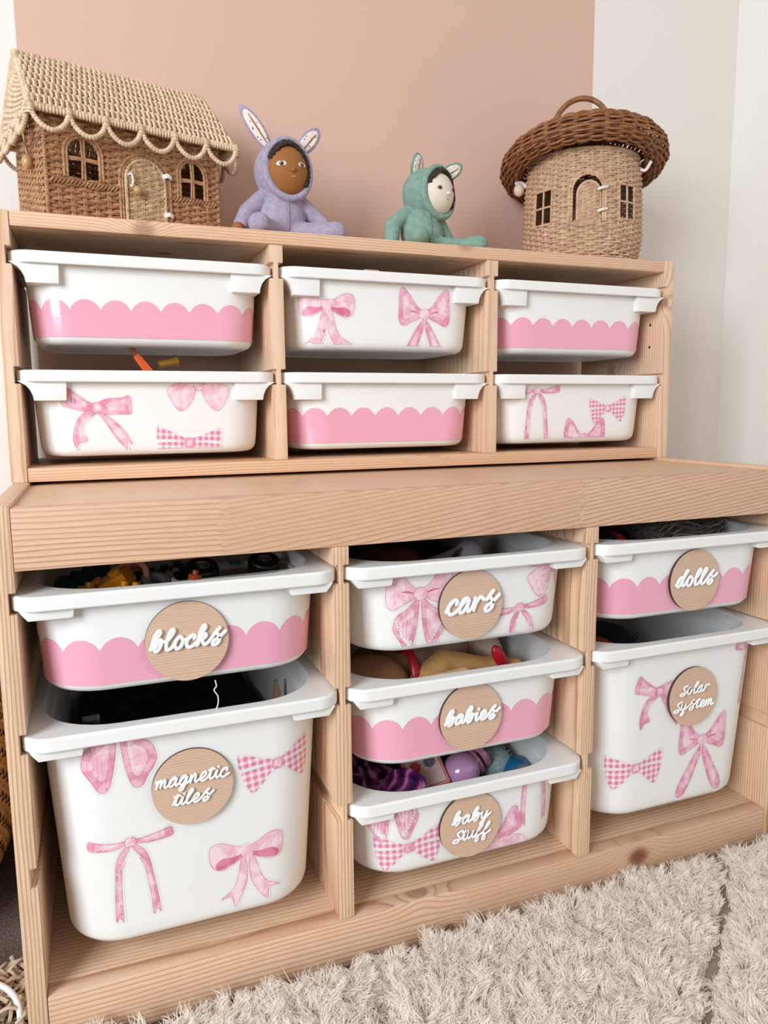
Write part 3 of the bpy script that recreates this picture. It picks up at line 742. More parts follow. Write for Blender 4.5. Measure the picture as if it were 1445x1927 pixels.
def mushroom():
    cx, cy = 0.831, 0.337; t = thing('mushroom_basket', 'round wicker mushroom house basket with dark brown cap lid, on the upper unit', 'basket', (cx, cy, 0.8182))
    a0 = math.atan2(-0.7034 - cy, 0.0869 - cx)      # door side faces the room
    H = 0.158; prof = [(0, .078), (.012, .085), (.04, .090), (.09, .0885), (.13, .0865), (.158, .083)]
    def rad(v):
        for (z0, r0), (z1, r1) in zip(prof, prof[1:]):
            if v <= z1: return r0 + (r1 - r0) * (v - z0) / (z1 - z0)
        return prof[-1][1]
    R = .088; U = 2 * PI * R
    def f(u, v):
        a = a0 + u / R - PI; r = rad(max(0, v)); return V((r * math.cos(a), r * math.sin(a), v)), V((math.cos(a), math.sin(a), 0))
    mid = PI * R; dg = math.radians
    wins = ((mid + dg(-40) * R, .0150, .056, .106), (mid + dg(47) * R, .0150, .058, .108)); dr = (mid + dg(5) * R, .0215, .053, .120)
    def hole(u, v):
        for c, h, z0, z1 in wins:
            if abs(u - c) < h and z0 < v < z1: return True
        c, h, z0, z1 = dr; zs = z1 - h
        return abs(u - c) < h and v > z0 and (v < zs or (u - c) ** 2 + (v - zs) ** 2 < h * h)
    b = BM(); weave(b, f, U, H, 0.0038, 0.0138, 0.0020, 0.0016, hole, sub=6, srad=.0013)
    coil(b, [f(U * k / 60, H)[0] for k in range(60)], .0028, .003, closed=True); coil(b, [f(U * k / 60, 0.002)[0] for k in range(60)], .0028, .003, closed=True)
    for c, h, z0, z1 in wins:
        P = [f(c + sx * h * 1.08, zz)[0] * 1.0 for sx, zz in ((-1, z0), (-1, z1), (1, z1), (1, z0))]
        Q = []
        for i in range(4):
            for k in range(4):
                u = [c - h * 1.06, c - h * 1.06, c + h * 1.06, c + h * 1.06, c - h * 1.06]; zz = [z0, z1, z1, z0, z0]
                p, nr = f(u[i] + (u[i + 1] - u[i]) * k / 4, zz[i] + (zz[i + 1] - zz[i]) * k / 4); Q.append(p + nr * .001)
        coil(b, Q, .0016, .003, 6, closed=True)
    def archp(e, o):
        c, h, z0, z1 = dr; h2 = h + e; zs = z1 - h; P = []
        for k in range(5): P.append((c - h2, z0 + (zs - z0) * k / 5))
        for k in range(15): P.append((c - h2 * math.cos(PI * k / 14), zs + h2 * math.sin(PI * k / 14)))
        for k in range(1, 6): P.append((c + h2, zs - (zs - z0) * k / 5))
        return [f(u, v)[0] + f(u, v)[1] * o for u, v in P]
    coil(b, archp(.001, .001), .0020, .005, 6, amp=.25); coil(b, archp(.0045, .0012), .0020, .005, 6, amp=.25)
    cyl(b, (0, 0, 0), (0, 0, .004), .076, n=40)
    obj('wicker_body', b, W_tan, t, 60)
    for c, h, z0, z1 in wins:
        b = BM()
        tube(b, [f(c, z)[0] for z in (z0, (z0 + z1) / 2, z1)], .0016, 6)
        tube(b, [f(c + x * h, (z0 + z1) / 2)[0] + f(c, 0)[1] * .001 for x in (-1, 0, 1)], .0015, 6)
        obj('window_bars', b, W_tan, t, 60)
    b = BM(); c, h, z0, z1 = dr; hd = h - .0035
    fd = lambda u, v: (lambda q: (q[0] - q[1] * .006, q[1]))(f(c + .003 - hd + u, z0 + v))
    arc = lambda u, v: (v < (z1 - z0 - .008 - hd)) or (u - hd) ** 2 + (v - (z1 - z0 - .008 - hd)) ** 2 < hd * hd
    weave(b, fd, 2 * hd, z1 - z0 - .008, .0026, .009, .0015, .0009, lambda u, v: not arc(u, v), closed=False, sub=5)
    q = []; zs = z1 - z0 - .008 - hd
    for k in range(15): q.append(fd(hd - hd * math.cos(PI * k / 14), zs + hd * math.sin(PI * k / 14))[0])
    coil(b, [fd(0, .001)[0]] + q + [fd(2 * hd, .001)[0]], .0022, .004, 8)
    for k in range(14): 
        p, nr = f(c - hd + 2 * hd * k / 13, z0 - .001); tube(b, [p - nr * .003 + V((0, 0, .004)), p + nr * .002 + V((0, 0, .002)), p + nr * .0015 - V((0, 0, .004))], .0016, 5)
    d = obj('door', b, W_tan, t, 60)
    for z in (.072, .103):
        b = BM(); P = []
        for k in range(7):
            p, nr = f(c + h - .007 + .014 * k / 6, z - .008 + .0035 * k / 6 + .003); P.append(p + nr * (.0015 + .004 * math.sin(PI * k / 6)))
        tube(b, P, .0022, 7)
        obj('hinge_cord', b, M_cord, d, 60)
    # cap, tipped a little
    tl = Matrix.Rotation(math.radians(3.5), 4, V((math.cos(a0), math.sin(a0), 0))) @ Matrix.Rotation(math.radians(-11.0), 4, V((-math.sin(a0), math.cos(a0), 0)))
    base = Matrix.Translation(V((0, 0, .145))) @ tl
    cp = cat_rom([(.096, .006, 0), (.108, -.004, 0), (.121, .003, 0), (.1255, .015, 0), (.120, .027, 0), (.105, .038, 0), (.080, .047, 0), (.050, .052, 0), (.022, .055, 0), (.004, .056, 0)], 5)
    cl = [0]
    for p, q in zip(cp, cp[1:]): cl.append(cl[-1] + (q - p).length)
    def fc(a, s_):
        s_ = min(max(s_, 0), cl[-1] - 1e-6); i = 0
        while cl[i + 1] < s_: i += 1
        k = (s_ - cl[i]) / (cl[i + 1] - cl[i]); p = cp[i].lerp(cp[i + 1], k); tg = (cp[i + 1] - cp[i]).normalized(); nr = (tg.y, -tg.x)
        wob = 1 + .006 * math.sin(18 * a)
        P = base @ V((p.x * wob * math.cos(a), p.x * wob * math.sin(a), p.y)); N = (base.to_3x3() @ V((nr[0] * math.cos(a), nr[0] * math.sin(a), nr[1])))
        return P, N
    b = BM(); ns = 36
    s_ = .0012; i = 0
    while s_ < cl[-1] - .004:
        m = ns * 4; P = []; r0 = rng.uniform(.85, 1.15)
        for k in range(m):
            a = 2 * PI * k / m; p, nr = fc(a, s_ + .0007 * math.sin(3 * a + i)); P.append(p + nr * (.0021 * math.sin(PI * ns / 2 * a / PI + PI * i)))
        tube(b, P, .0018 * r0, 5, closed=True); s_ += .0034; i += 1
    for k in range(ns // 2):
        for dd in (-.011, .011): tube(b, [fc(2 * PI * (k + .5) / (ns / 2) + dd, q)[0] for q in np.linspace(0, cl[-1] * .93, 22)], .0016, 5)
    coil(b, [fc(2 * PI * k / 72, 0)[0] for k in range(72)], .0034, .0035, closed=True)
    c_ = obj('cap_lid', b, W_dark, t, 60)
    ax = V((-math.sin(a0), math.cos(a0), 0)); b = BM(); P = []
    for k in range(25):
        an = PI * k / 24; P.append(base @ (ax * (.047 * math.cos(an)) + V((0, 0, .046 + .078 * math.sin(an) ** .8))))
    coil(b, P, .0042, .0028, 10, amp=.06); obj('handle', b, W_dark, c_, 60)
    b = BM(); p, nr = f(mid + dg(-82) * R, .125); ell(b, p + nr * .012, (.0085, .0085, .010))
    obj('closing_bead', b, plain('cream bead', (226, 206, 186), 0.4), t, 60)
    b = BM(); tube(b, cat_rom([p - nr * .002, p + nr * .006 + V((0, 0, .010)), p + nr * .015 + V((0, 0, .013)), p + nr * .019 + V((0, 0, .022)), p + nr * .015 + V((0, 0, .028))], 5), .0028, 8)
    tube(b, cat_rom([p + V((0, 0, .004)), p + nr * .012 + V((0, 0, .006)), p + nr * .018 + V((0, 0, .012))], 5), .0022, 8)
    obj('closing_cord', b, M_cord, t, 60); b = BM()
    p, nr = f(mid + dg(74) * R, .140); tube(b, cat_rom([p, p + nr * .01 + V((0, 0, -.004)), p + nr * .018 + V((0, 0, .008))], 5), .0025, 8)
    obj('closing_cord', b, M_cord, t, 60)
mushroom()

# ------------------------------------------------------------------ plush dolls
def doll(name, label, loc, plush, face, lining, yaw, ears, arms, legs, hair_sc, eyes, sc=1.0, headc=(.002, -.002, .098)):
    t = thing(name, label, 'doll', loc); t.scale = (1, 1, sc)
    hc = V(headc); Rz = Matrix.Rotation(yaw, 4, 'Z') @ Matrix.Rotation(math.radians(-4), 4, 'Y'); H = Matrix.Translation(hc) @ Rz
    h = lambda x, y, z: H @ V((x, y, z)); hr = Rz.to_3x3()
    b = BM(); ell(b, (0, .004, .034), (.031, .026, .037), 24, 16); ell(b, (0, .002, .055), (.026, .021, .018), 20, 12)
    # hood: back of the head plus thick ring round the face opening
    ell(b, h(0, .006, .0), (.0365, .033, .043), 28, 20, hr)
    for a_, e_, h_ in arms: capsule(b, a_, e_, .0125, .0115); capsule(b, e_, h_, .0115, .0105)
    for a_, e_, h_ in legs: capsule(b, a_, e_, .0155, .0135); capsule(b, e_, h_, .0135, .0145); 
    ring = [h(.0300 * math.sin(2 * PI * k / 36), -.0195 + .004 * abs(math.sin(2 * PI * k / 36)), -.001 + .0395 * math.cos(2 * PI * k / 36)) for k in range(36)]
    tube(b, ring, .0052, 10, closed=True)
    body = obj('plush_suit', b, plush, t, 60); remesh(body, .0014, 5)
    b = BM(); ell(b, h(0, -.011, -.001), (.0285, .0225, .0365), 32, 24, hr); fo = obj('face', b, face, t, 80)
    b = BM()
    for k in range(420):
        a = rng.uniform(-1.2, 2.3); r_ = rng.uniform(.86, 1.0) if abs(a) < 1 else rng.uniform(.93, 1.03); p = V((.0272 * math.sin(a) * r_, -.0225 + .004 * abs(math.sin(a)) - .007 * (1 - r_) * 5 + rng.uniform(-.002, .001), .0365 * math.cos(a) * r_ - .001))
        ell(b, h(*p), tuple(rng.uniform(.0015, .0029, 3)), 6, 5)
    obj('hair', b, hair_sc, t, 80)
    def onface(x, z, o=0.0):
        y = -.011 - .0225 * math.sqrt(max(0, 1 - (x / .0285) ** 2 - ((z + .001) / .0365) ** 2)); n_ = V((x / .0285 ** 2, (y + .011) / .0225 ** 2, (z + .001) / .0365 ** 2)).normalized()
        return h(x, y, z) + hr @ n_ * o, (hr @ n_)
    def patch(nm, pts, mat, o):
        bb = BM(); vs = [bb.verts.new(onface(x, z, o)[0]) for x, z in pts]; c = bb.verts.new(onface(sum(p[0] for p in pts) / len(pts), sum(p[1] for p in pts) / len(pts), o + .00025)[0])
        for i in range(len(vs)): bb.faces.new((vs[i], vs[(i + 1) % len(vs)], c))
        return obj(nm, bb, mat, t, 80)
    for ex in (-.0138, .0138):
        ez = .002
        if eyes == 'almond':
            al = [(ex + .0058 * math.cos(2 * PI * k / 20), ez + .0034 * math.sin(2 * PI * k / 20) * (1.15 if k < 10 else .8)) for k in range(20)]
            patch('eye_white', al, plain('eye white', (240, 232, 220), .5), .0004)
        ir = [(ex + .0029 * math.cos(2 * PI * k / 16), ez + .0003 + .0032 * math.sin(2 * PI * k / 16)) for k in range(16)]
        e = patch('eye', ir, plain('iris', (112, 92, 78) if eyes == 'almond' else (112, 58, 40), .4), .0008)
        pu = [(ex + .0016 * math.cos(2 * PI * k / 12), ez + .0003 + .0018 * math.sin(2 * PI * k / 12)) for k in range(12)]
        patch('pupil', pu, plain('pupil', (24, 16, 14), .2), .0012).parent = e
        gl = [(ex - .0009 + .0006 * math.cos(2 * PI * k / 8), ez + .0013 + .0006 * math.sin(2 * PI * k / 8)) for k in range(8)]
        patch('eye_glint', gl, plain('glint', (250, 246, 240), .3), .0016).parent = e
    b = BM(); p, n_ = onface(0, -.0055, .0012); ell(b, p, (.0034, .0026, .0034), 14, 10, hr); obj('nose', b, face, t, 80)
    b = BM(); tube(b, [onface(x, -.0145 + abs(x) * .15, .0004)[0] for x in (-.0025, -.001, .001, .0025)], .0005, 6)
    obj('mouth', b, plain('thread', (232, 196, 170) if eyes == 'almond' else (206, 150, 134), .6), t, 80)
    b = BM(); z = np.linspace(.012, .064, 14)
    tube(b, [(.003, .004 - .0265 * math.sqrt(max(0, 1 - ((q - .034) / .037) ** 2)) - .0003 if q < .055 else -.0195, q) for q in z], .0007, 5); obj('chest_seam', b, plush, t, 80)
    for (ba, tip, wd, rollv) in ears:
        ba, tip = V(ba), V(tip); ax = (tip - ba); L = ax.length / 2; ax.normalize()
        fr = V((math.sin(rollv), -math.cos(rollv), 0)); fr = (fr - ax * fr.dot(ax)).normalized(); sd = ax.cross(fr).normalized()
        m = Matrix((sd, fr, ax)).transposed(); c = (ba + tip) / 2
        b = BM(); ell(b, c, (wd, .0048, L * 1.06), 20, 14, m)
        for v_ in b.verts:      # cup the ear forward
            q = (v_.co - c).dot(sd) / wd; v_.co += fr * (abs(q) ** 2 * wd * .35)
        e = obj('ear', b, plush, t, 80)
        b = BM(); ell(b, c + fr * .0030 - ax * .001, (wd * .74, .0032, L * .86), 20, 14, m)
        for v_ in b.verts:
            q = (v_.co - c).dot(sd) / wd; v_.co += fr * (abs(q) ** 2 * wd * .42)
        obj('ear_lining', b, lining, e, 80)
        b = BM()
        tube(b, [c + fr * .0062 + ax * (L * s_) + sd * (.1 * wd) for s_ in (-.8, -.4, 0, .4, .62)], [.0003, .0009, .0011, .0008, .0003], 6)
        obj('ear_crease', b, plain('crease', (150, 112, 96), .9), e, 80)
    return t
def dots(name, base, dot):
    t = NT(name); v = t.node('ShaderNodeTexVoronoi'); v.inputs['Scale'].default_value = 190; t.link(t.obj(), v.inputs['Vector'])
    f = t.math('LESS_THAN', v.outputs['Distance'], 0.2); t.link(t.mix(f, lin(base), lin(dot)), t.b.inputs['Base Color']); t.b.inputs['Roughness'].default_value = .8; return t.m
P_lil = plain('lilac plush', (178, 165, 186), 0.95, sheen=0.5, nscale=160, namt=0.12, bump=0.0022, bscale=700)
P_grn = plain('sage green plush', (138, 168, 152), 0.95, sheen=0.5, nscale=120, namt=0.11, bump=0.0014, bscale=700)
M_hair = plain('dark curly hair', (64, 48, 42), 0.9, nscale=200, namt=.2)
d1 = doll('rag_doll', 'lilac bunny-suited cloth doll with long ears, seated beside the wicker house', (.337, .302, .8182), P_lil, plain('brown cloth skin', (158, 98, 44), .8, nscale=500, namt=.03), dots('dotted lining', (240, 222, 210), (120, 92, 104)),
     math.radians(7), [((-.014, .004, .128), (-.050, .002, .183), .0105, -.1), ((.022, .002, .126), (.050, -.002, .163), .0115, .15)],
     [((-.024, .006, .062), (-.046, .0, .040), (-.057, -.012, .018)), ((.024, .006, .060), (.048, .002, .036), (.062, -.010, .016))],
     [((-.016, -.006, .014), (-.030, -.024, .014), (-.040, -.040, .015)), ((.016, -.006, .014), (.045, -.018, .014), (.064, -.028, .014))], M_hair, 'almond', .9)
b = BM(); ell(b, (-.063, -.020, .010), (.0085, .008, .0095)); obj('hand', b, plain('brown cloth hand', (158, 98, 44), .8), d1, 60)
doll('rag_doll', 'green bunny-suited cloth doll with pale face turned aside, seated left of the mushroom basket', (.539, .302, .8182), P_grn, plain('cream cloth skin', (232, 220, 200), .8, nscale=500, namt=.03), dots('dotted cream lining', (242, 226, 214), (140, 104, 96)),
     math.radians(24), [((-.014, .002, .124), (-.006, .002, .162), .0112, .45), ((.022, .0, .120), (.056, -.008, .147), .0120, .2)],
     [((-.024, .006, .062), (-.046, .0, .042), (-.050, -.006, .014)), ((.024, .008, .058), (.040, .010, .030), (.048, .012, .014))],
     [((-.012, -.006, .014), (-.022, -.028, .015), (-.024, -.040, .018)), ((.016, -.006, .012), (.050, -.014, .011), (.076, -.022, .016))], M_hair, 'dot', .83, (.010, -.002, .096))

# ------------------------------------------------------------------ things in the bins
def solid(name, label, cat, bm, mat, group=None, smooth=40): return tag(obj(name, bm, mat, None, smooth), label, cat, group)
def rotd(x, y, z): return Matrix.Rotation(math.radians(z), 3, 'Z') @ Matrix.Rotation(math.radians(y), 3, 'Y') @ Matrix.Rotation(math.radians(x), 3, 'X')
def place(bm, loc, rot):
    m = Matrix.Translation(V(loc)) @ rot.to_4x4(); bmesh.ops.transform(bm, matrix=m, verts=bm.verts)
def brick(label, loc, rot, size, col, nx, ny, group='building blocks in the blocks bin'):
    b = BM(); a, c, h = size; box(b, (-a / 2, -c / 2, -h / 2), (a / 2, c / 2, h / 2), .0012)
    for i in range(nx):
        for j in range(ny):
            x = (i - (nx - 1) / 2) * a / nx; y = (j - (ny - 1) / 2) * c / ny; cyl(b, (x, y, h / 2), (x, y, h / 2 + .0045), min(a / nx, c / ny) * .31, n=18)
    place(b, loc, rotd(*rot)); return solid('toy_brick', label, 'toy block', b, plain('brick ' + label[:12], col, .3), group, 35)
brick('large teal toy brick at the left of the blocks bin', (.072, .145, .415), (10, -12, 30), (.055, .032, .022), (24, 92, 100), 4, 2)
brick('orange-yellow stepped toy brick leaning on the teal brick in the blocks bin', (.096, .088, .424), (12, -28, -20), (.044, .026, .018), (222, 140, 16), 2, 1)
brick('small mustard toy brick at the far left inside blocks bin rim', (.074, .075, .421), (0, 18, 40), (.016, .016, .014), (196, 132, 20), 1, 1)
brick('bright yellow toy brick lying behind the blocks bin rim', (.112, .060, .424), (0, 12, -8), (.022, .016, .010), (240, 160, 24), 2, 1)
brick('dark green toy brick under the peach ring in the blocks bin', (.150, .150, .410), (4, -8, 12), (.060, .03, .022), (26, 62, 56), 4, 2)
brick('small orange toy brick beside white truck in the blocks bin', (.178, .082, .424), (0, 10, 20), (.010, .012, .012), (214, 96, 40), 1, 1)
b = BM(); lathe(b, [(.012, -.009), (.0165, -.009), (.0175, -.007), (.0175, .007), (.0165, .009), (.012, .009), (.011, .007), (.011, -.007), (.012, -.009)], n=36); place(b, (.118, .104, .428), rotd(50, 25, -30))
solid('toy_ring', 'peach pink toy ring tilted among bricks in the blocks bin', 'toy', b, plain('peach plastic', (216, 150, 124), .4))
b = BM(); lathe(b, [(.009, -.006), (.014, -.006), (.015, -.004), (.015, .004), (.014, .006), (.009, .006), (.009, -.006)], n=32); place(b, (.139, .092, .422), rotd(20, 10, 0))
solid('toy_ring', 'grey toy ring lying flat right of the peach ring', 'toy', b, plain('grey plastic', (110, 116, 112), .4))
t = thing('toy_truck', 'upturned white toy truck chassis with two black wheels in blocks bin', 'toy truck', (.222, .118, .4085), math.radians(6))
b = BM(); fr = cat_rom([(-.066, -.026, 0), (-.062, .026, 0), (-.05, .034, 0), (.05, .034, 0), (.066, .026, 0), (.066, -.026, 0), (.05, -.034, 0), (-.05, -.034, 0)], 5, True)
tube(b, [V((p.x, p.y, .013)) for p in fr], .0042, 8, closed=True); box(b, (-.058, -.028, -.004), (.060, .028, .002), .002)
for x in (-.034, .036): box(b, (x - .019, -.024, .0), (x + .019, .004, .010), .002)
box(b, (-.010, -.010, .002), (.010, .006, .006), .001); obj('chassis', b, plain('white toy plastic', (222, 220, 214), .3), t, 40)
for x in (-.034, .036):
    b = BM(); lathe(b, [(.0, -.010), (.016, -.010), (.0175, -.008), (.0175, .008), (.016, .010), (.0095, .010), (.009, .007), (.0, .007)], n=40)
    for k in range(36):
        a = 2 * PI * k / 36; c_, s_ = .0176 * math.cos(a), .0176 * math.sin(a); tube(b, [(c_, s_, -.008), (c_, s_, .008)], .0006, 4)
    place(b, (x, -.006, .0165), rotd(22, 0, 0)); wh = obj('wheel', b, plain('black rubber', (14, 14, 15), .35), t, 35)
    b = BM(); lathe(b, [(.0, .004), (.003, .004), (.0035, .001), (.006, .001), (.0075, .003), (.0082, .003)], n=30); place(b, (x, -.0086, .0235), rotd(22, 0, 0)); obj('hub_cap', b, plain('grey metal', (120, 116, 110), .3, metal=.7), wh, 40)
b = BM(); box(b, (-.006, -.004, -.002), (.006, .004, .002), .001); place(b, (.232, .150, .425), rotd(0, 0, 10)); solid('toy_piece', 'tiny bright turquoise toy piece on the white truck chassis', 'toy', b, plain('turquoise plastic', (40, 160, 176), .35))

# magnetic tiles: dark pile deep in the bin
def heap(name, label, cat, x0, x1, y0, y1, z, amp, mat, n=34, seed=0):
    b = BM(); r_ = np.random.default_rng(seed); g = {}
    for i in range(n + 1):
        for j in range(n + 1):
            x = x0 + (x1 - x0) * i / n; y = y0 + (y1 - y0) * j / n; e = min(i, j, n - i, n - j) / n
            hz = z + amp * (.6 * math.sin(x * 70 + seed) * math.cos(y * 55) + .4 * math.sin(x * 150 + y * 90)) + (-.02 if e == 0 else 0)
            g[i, j] = b.verts.new((x, y, hz))
    for i in range(n):
        for j in range(n): b.faces.new((g[i, j], g[i + 1, j], g[i + 1, j + 1], g[i, j + 1]))
    for i in range(0, n + 1, n):
        pass
    o = solid(name, label, cat, b, mat); md = o.modifiers.new('s', 'SOLIDIFY'); md.thickness = .004; return o
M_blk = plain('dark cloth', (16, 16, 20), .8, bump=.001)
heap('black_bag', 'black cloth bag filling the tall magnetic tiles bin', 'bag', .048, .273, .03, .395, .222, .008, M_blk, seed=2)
b = BM(); box(b, (-.009, -.002, -.02), (.009, .002, .02), .001); place(b, (.068, .150, .246), rotd(-15, 0, 8)); solid('magnetic_tile', 'dark navy clear tile standing at left in magnetic tiles bin', 'toy tile', b, plain('navy plastic', (22, 26, 44), .15, coat=.6))
for k, (x, lab) in enumerate(((.281, 'small wooden clothes peg sticking up at the right of the magnetic tiles bin'), (.290, 'thin dark stick beside the wooden peg in the magnetic tiles bin'))):
    b = BM()
    if k == 0:
        prism(b, [(-.009, -.024), (-.002, .022), (.001, .022), (.009, -.024), (.005, -.024), (0, .0), (-.005, -.024)], 1, -.003, .003, .0005); place(b, (x - .008, .130, .262), rotd(-10, 0, 0)); m_ = plain('peg wood', (150, 118, 92), .5)
    else: tube(b, [(x, .125, .236), (x + .001, .127, .286)], .0014, 8); m_ = plain('stick', (70, 60, 54), .5)
    solid('clothes_peg' if k == 0 else 'thin_stick', lab, 'peg' if k == 0 else 'stick', b, m_)
b = BM(); tube(b, cat_rom([(.183, -.0035, .3435), (.1842, -.002, .337), (.182, -.001, .333), (.1855, .0, .326), (.1855, .001, .318), (.1835, .001, .3128)], 5), .0006, 6); solid('loose_thread', 'white loose thread hanging from blocks bin over magnetic tiles bin', 'thread', b, M_cord)
# cars
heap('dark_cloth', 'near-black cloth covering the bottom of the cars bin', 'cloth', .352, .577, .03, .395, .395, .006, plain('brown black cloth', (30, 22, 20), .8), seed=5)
b = BM(); ell(b, (.412, .118, .408), (.046, .046, .028), 28, 18); solid('toy_ball', 'dark reddish brown rounded toy at the left in cars bin', 'toy', b, plain('dark brown plastic', (92, 48, 36), .3))
b = BM(); ell(b, (.518, .118, .418), (.017, .020, .020), 20, 14, rotd(0, 20, 0)); solid('toy_ear', 'rounded pale grey toy lobe standing in the middle of cars bin', 'toy', b, plain('pale grey plush', (176, 170, 176), .7))
b = BM(); tube(b, [(.448, .10, .410), (.478, .10, .420), (.492, .10, .431)], [.010, .007, .002], 10); solid('toy_horn', 'small pointed grey toy tip left of the pale lobe in cars bin', 'toy', b, plain('grey plush', (110, 100, 100), .8))
# babies: plush toys
PT = lambda n, c: plain(n, c, .95, sheen=.6, nscale=50, namt=.08, bump=.001, bscale=500)
t = thing('plush_bear', 'brown plush toy with red ribbon collar at the left of babies bin', 'plush toy', (.38, .10, .27)); M_tan = PT('tan plush', (176, 128, 92))
b = BM(); ell(b, (.0, .0, .008), (.045, .045, .030), 24, 16); ell(b, (.045, .035, .006), (.03, .03, .028), 24, 16); capsule(b, (.0, .05, .0), (.03, .09, .0), .02, .022); o = obj('plush_body', b, M_tan, t, 60); remesh(o, .0025, 6)
b = BM(); P = [V((.046 + .002 * math.cos(a), .0 + .034 * math.cos(a), .009 + .0335 * math.sin(a))) for a in np.linspace(0, 2 * PI, 30)[:-1]]; tube(b, P, .0055, 8, closed=True, flat=(V((0, 1, 0)), .5)); obj('ribbon_collar', b, plain('red satin', (176, 22, 40), .35, sheen=.3), t, 60)
b = BM(); capsule(b, (.452, .150, .276), (.520, .165, .284), .024, .026); ell(b, (.455, .16, .28), (.03, .03, .028)); o = solid('plush_rabbit', 'dusty pink furry plush toy lying at the back of babies bin', 'plush toy', b, PT('dusty pink plush', (196, 158, 142))); remesh(o, .0025, 6)
b = BM(); ell(b, (.552, .135, .280), (.022, .030, .032)); ell(b, (.563, .15, .272), (.02, .03, .03)); o = solid('plush_lamb', 'cream fluffy plush toy end by the right wall of babies bin', 'plush toy', b, PT('cream plush', (206, 186, 166))); remesh(o, .0025, 5)
t = thing('plush_puppy', 'golden velvety plush toy with a red bow at the front of babies bin', 'plush toy', (.47, .075, .27))
b = BM(); capsule(b, (-.030, .0, .008), (.0, .012, .022), .020, .018); capsule(b, (.0, .012, .022), (.050, .008, .012), .018, .014); capsule(b, (.05, .008, .012), (.092, .0, .010), .014, .011); capsule(b, (-.03, 0, .008), (-.045, -.012, .004), .018, .014)
o = obj('plush_body', b, PT('golden plush', (206, 158, 98)), t, 60); remesh(o, .0022, 6)
b = BM(); capsule(b, (-.03, -.030, .014), (.006, -.028, .016), .013, .013); o = obj('paw', b, PT('honey cream plush', (224, 190, 140)), t, 60); remesh(o, .002, 6)
b = BM(); ell(b, (.062, -.012, .030), (.008, .006, .017), 16, 12, rotd(0, -28, 0)); ell(b, (.070, -.010, .018), (.007, .006, .012), 16, 12, rotd(0, -10, 0)); obj('red_bow', b, plain('red satin bow', (190, 20, 44), .35), t, 60)
# baby stuff
def marble():
    t = NT('marbled purple'); f = t.noise(t.obj(), 38, 4, .6); n = t.node('ShaderNodeTexWave'); n.inputs['Scale'].default_value = 14; n.inputs['Distortion'].default_value = 20; n.inputs['Detail'].default_value = 2; t.link(t.obj(), n.inputs['Vector'])
    t.link(t.ramp(n.outputs['Fac'], [(0.1, lin((60, 14, 66))), (.45, lin((104, 24, 96))), (.75, lin((146, 48, 122))), (1.0, lin((196, 130, 170)))]), t.b.inputs['Base Color']); t.b.inputs['Roughness'].default_value = .25; return t.m
MM = marble()
t = thing('silicone_bib', 'marbled purple and magenta rubbery toy curled at left of baby stuff bin', 'toy', (.385, .085, .14))
b = BM()
for k, (c, r0, z0) in enumerate((((.0, .01), .026, .006), ((-.02, .035), .020, .012))):
    P = [V((c[0] + r0 * (1 - .035 * i) * math.cos(i * .5), c[1] + r0 * (1 - .035 * i) * math.sin(i * .5), z0 + .001 * i)) for i in range(22)]; tube(b, P, .0085, 10)
obj('curl', b, MM, t, 60)
b = BM(); lathe(b, [(.0, .000), (.017, .002), (.023, .012), (.0245, .028), (.0225, .029), (.020, .014), (.0, .008)], n=40); place(b, (.022, -.022, .002), rotd(28, -16, 0)); obj('cup', b, MM, t, 60)
t = thing('toy_phone', 'pink toy phone box with red, grey and blue round buttons in baby stuff bin', 'toy phone', (.447, .100, .153), math.radians(-8)); t.rotation_euler = (math.radians(38), math.radians(-14), math.radians(-8))
b = BM(); box(b, (-.025, -.030, -.013), (.025, .030, .013), .003); obj('case', b, plain('salmon plastic', (214, 132, 122), .35), t, 35)
b = BM(); box(b, (-.021, -.026, .0125), (.021, .026, .0142), .001); pf = obj('panel', b, plain('pale pink plastic', (226, 190, 184), .35), t, 35)
for x, y, c_ in ((-.010, .0, (206, 84, 70)), (.009, .002, (112, 118, 128)), (-.009, -.017, (150, 158, 176)), (.010, .018, (206, 190, 110))):
    b = BM(); lathe(b, [(.0, .0155), (.0035, .0155), (.0037, .0145), (.0047, .0145), (.005, .0158), (.0068, .0158), (.0072, .0142)], (x, y, 0), 26); obj('button', b, plain('button', c_, .35), pf, 40)
t = thing('rattle', 'shiny lilac ball rattle with a clear pink stem in baby stuff bin', 'rattle', (.492, .084, .145)); t.scale = (.88,) * 3
b = BM(); ell(b, (0, 0, .006), (.0265, .0265, .0275), 36, 24); obj('ball', b, plain('lilac plastic', (196, 146, 190), .12, coat=.6, namt=.01), t, 60)
b = BM(); lathe(b, [(.014, -.006), (.022, -.004), (.022, .004), (.014, .006), (.014, -.006)], n=32); lathe(b, [(.018, .010), (.021, .012), (.021, .018), (.018, .020), (.018, .010)], n=32); place(b, (.024, .014, .010), rotd(10, 62, 25)); obj('ring', b, plain('translucent mauve', (190, 120, 150), .15, coat=.5), t, 50)
b = BM(); P = [(.030 + .009 * math.cos(a), .012, .033 + .006 * math.sin(a)) for a in np.linspace(0, 2 * PI, 22)[:-1]]; tube(b, P, .0030, 8, closed=True); obj('loop', b, plain('rose plastic', (206, 116, 142), .25), t, 60)
for k, x in enumerate((.512, .526)):
    b = BM(); ell(b, (x, .118, .1405), (.0068,) * 3); solid('bead', ('left' if k == 0 else 'right') + ' of two shiny orange beads behind the lilac rattle', 'bead', b, plain('orange plastic', (228, 104, 22), .15, coat=.5), 'orange beads')
b = BM(); ell(b, (.553, .106, .134), (.025, .025, .026))
for k in range(700):
    d = V(rng.normal(0, 1, 3)).normalized(); p = V((.553, .106, .134)) + d * .024; tube(b, [p, p + d * .005 + V(rng.normal(0, .0012, 3))], [.0006, .0001], 3, cap=False)
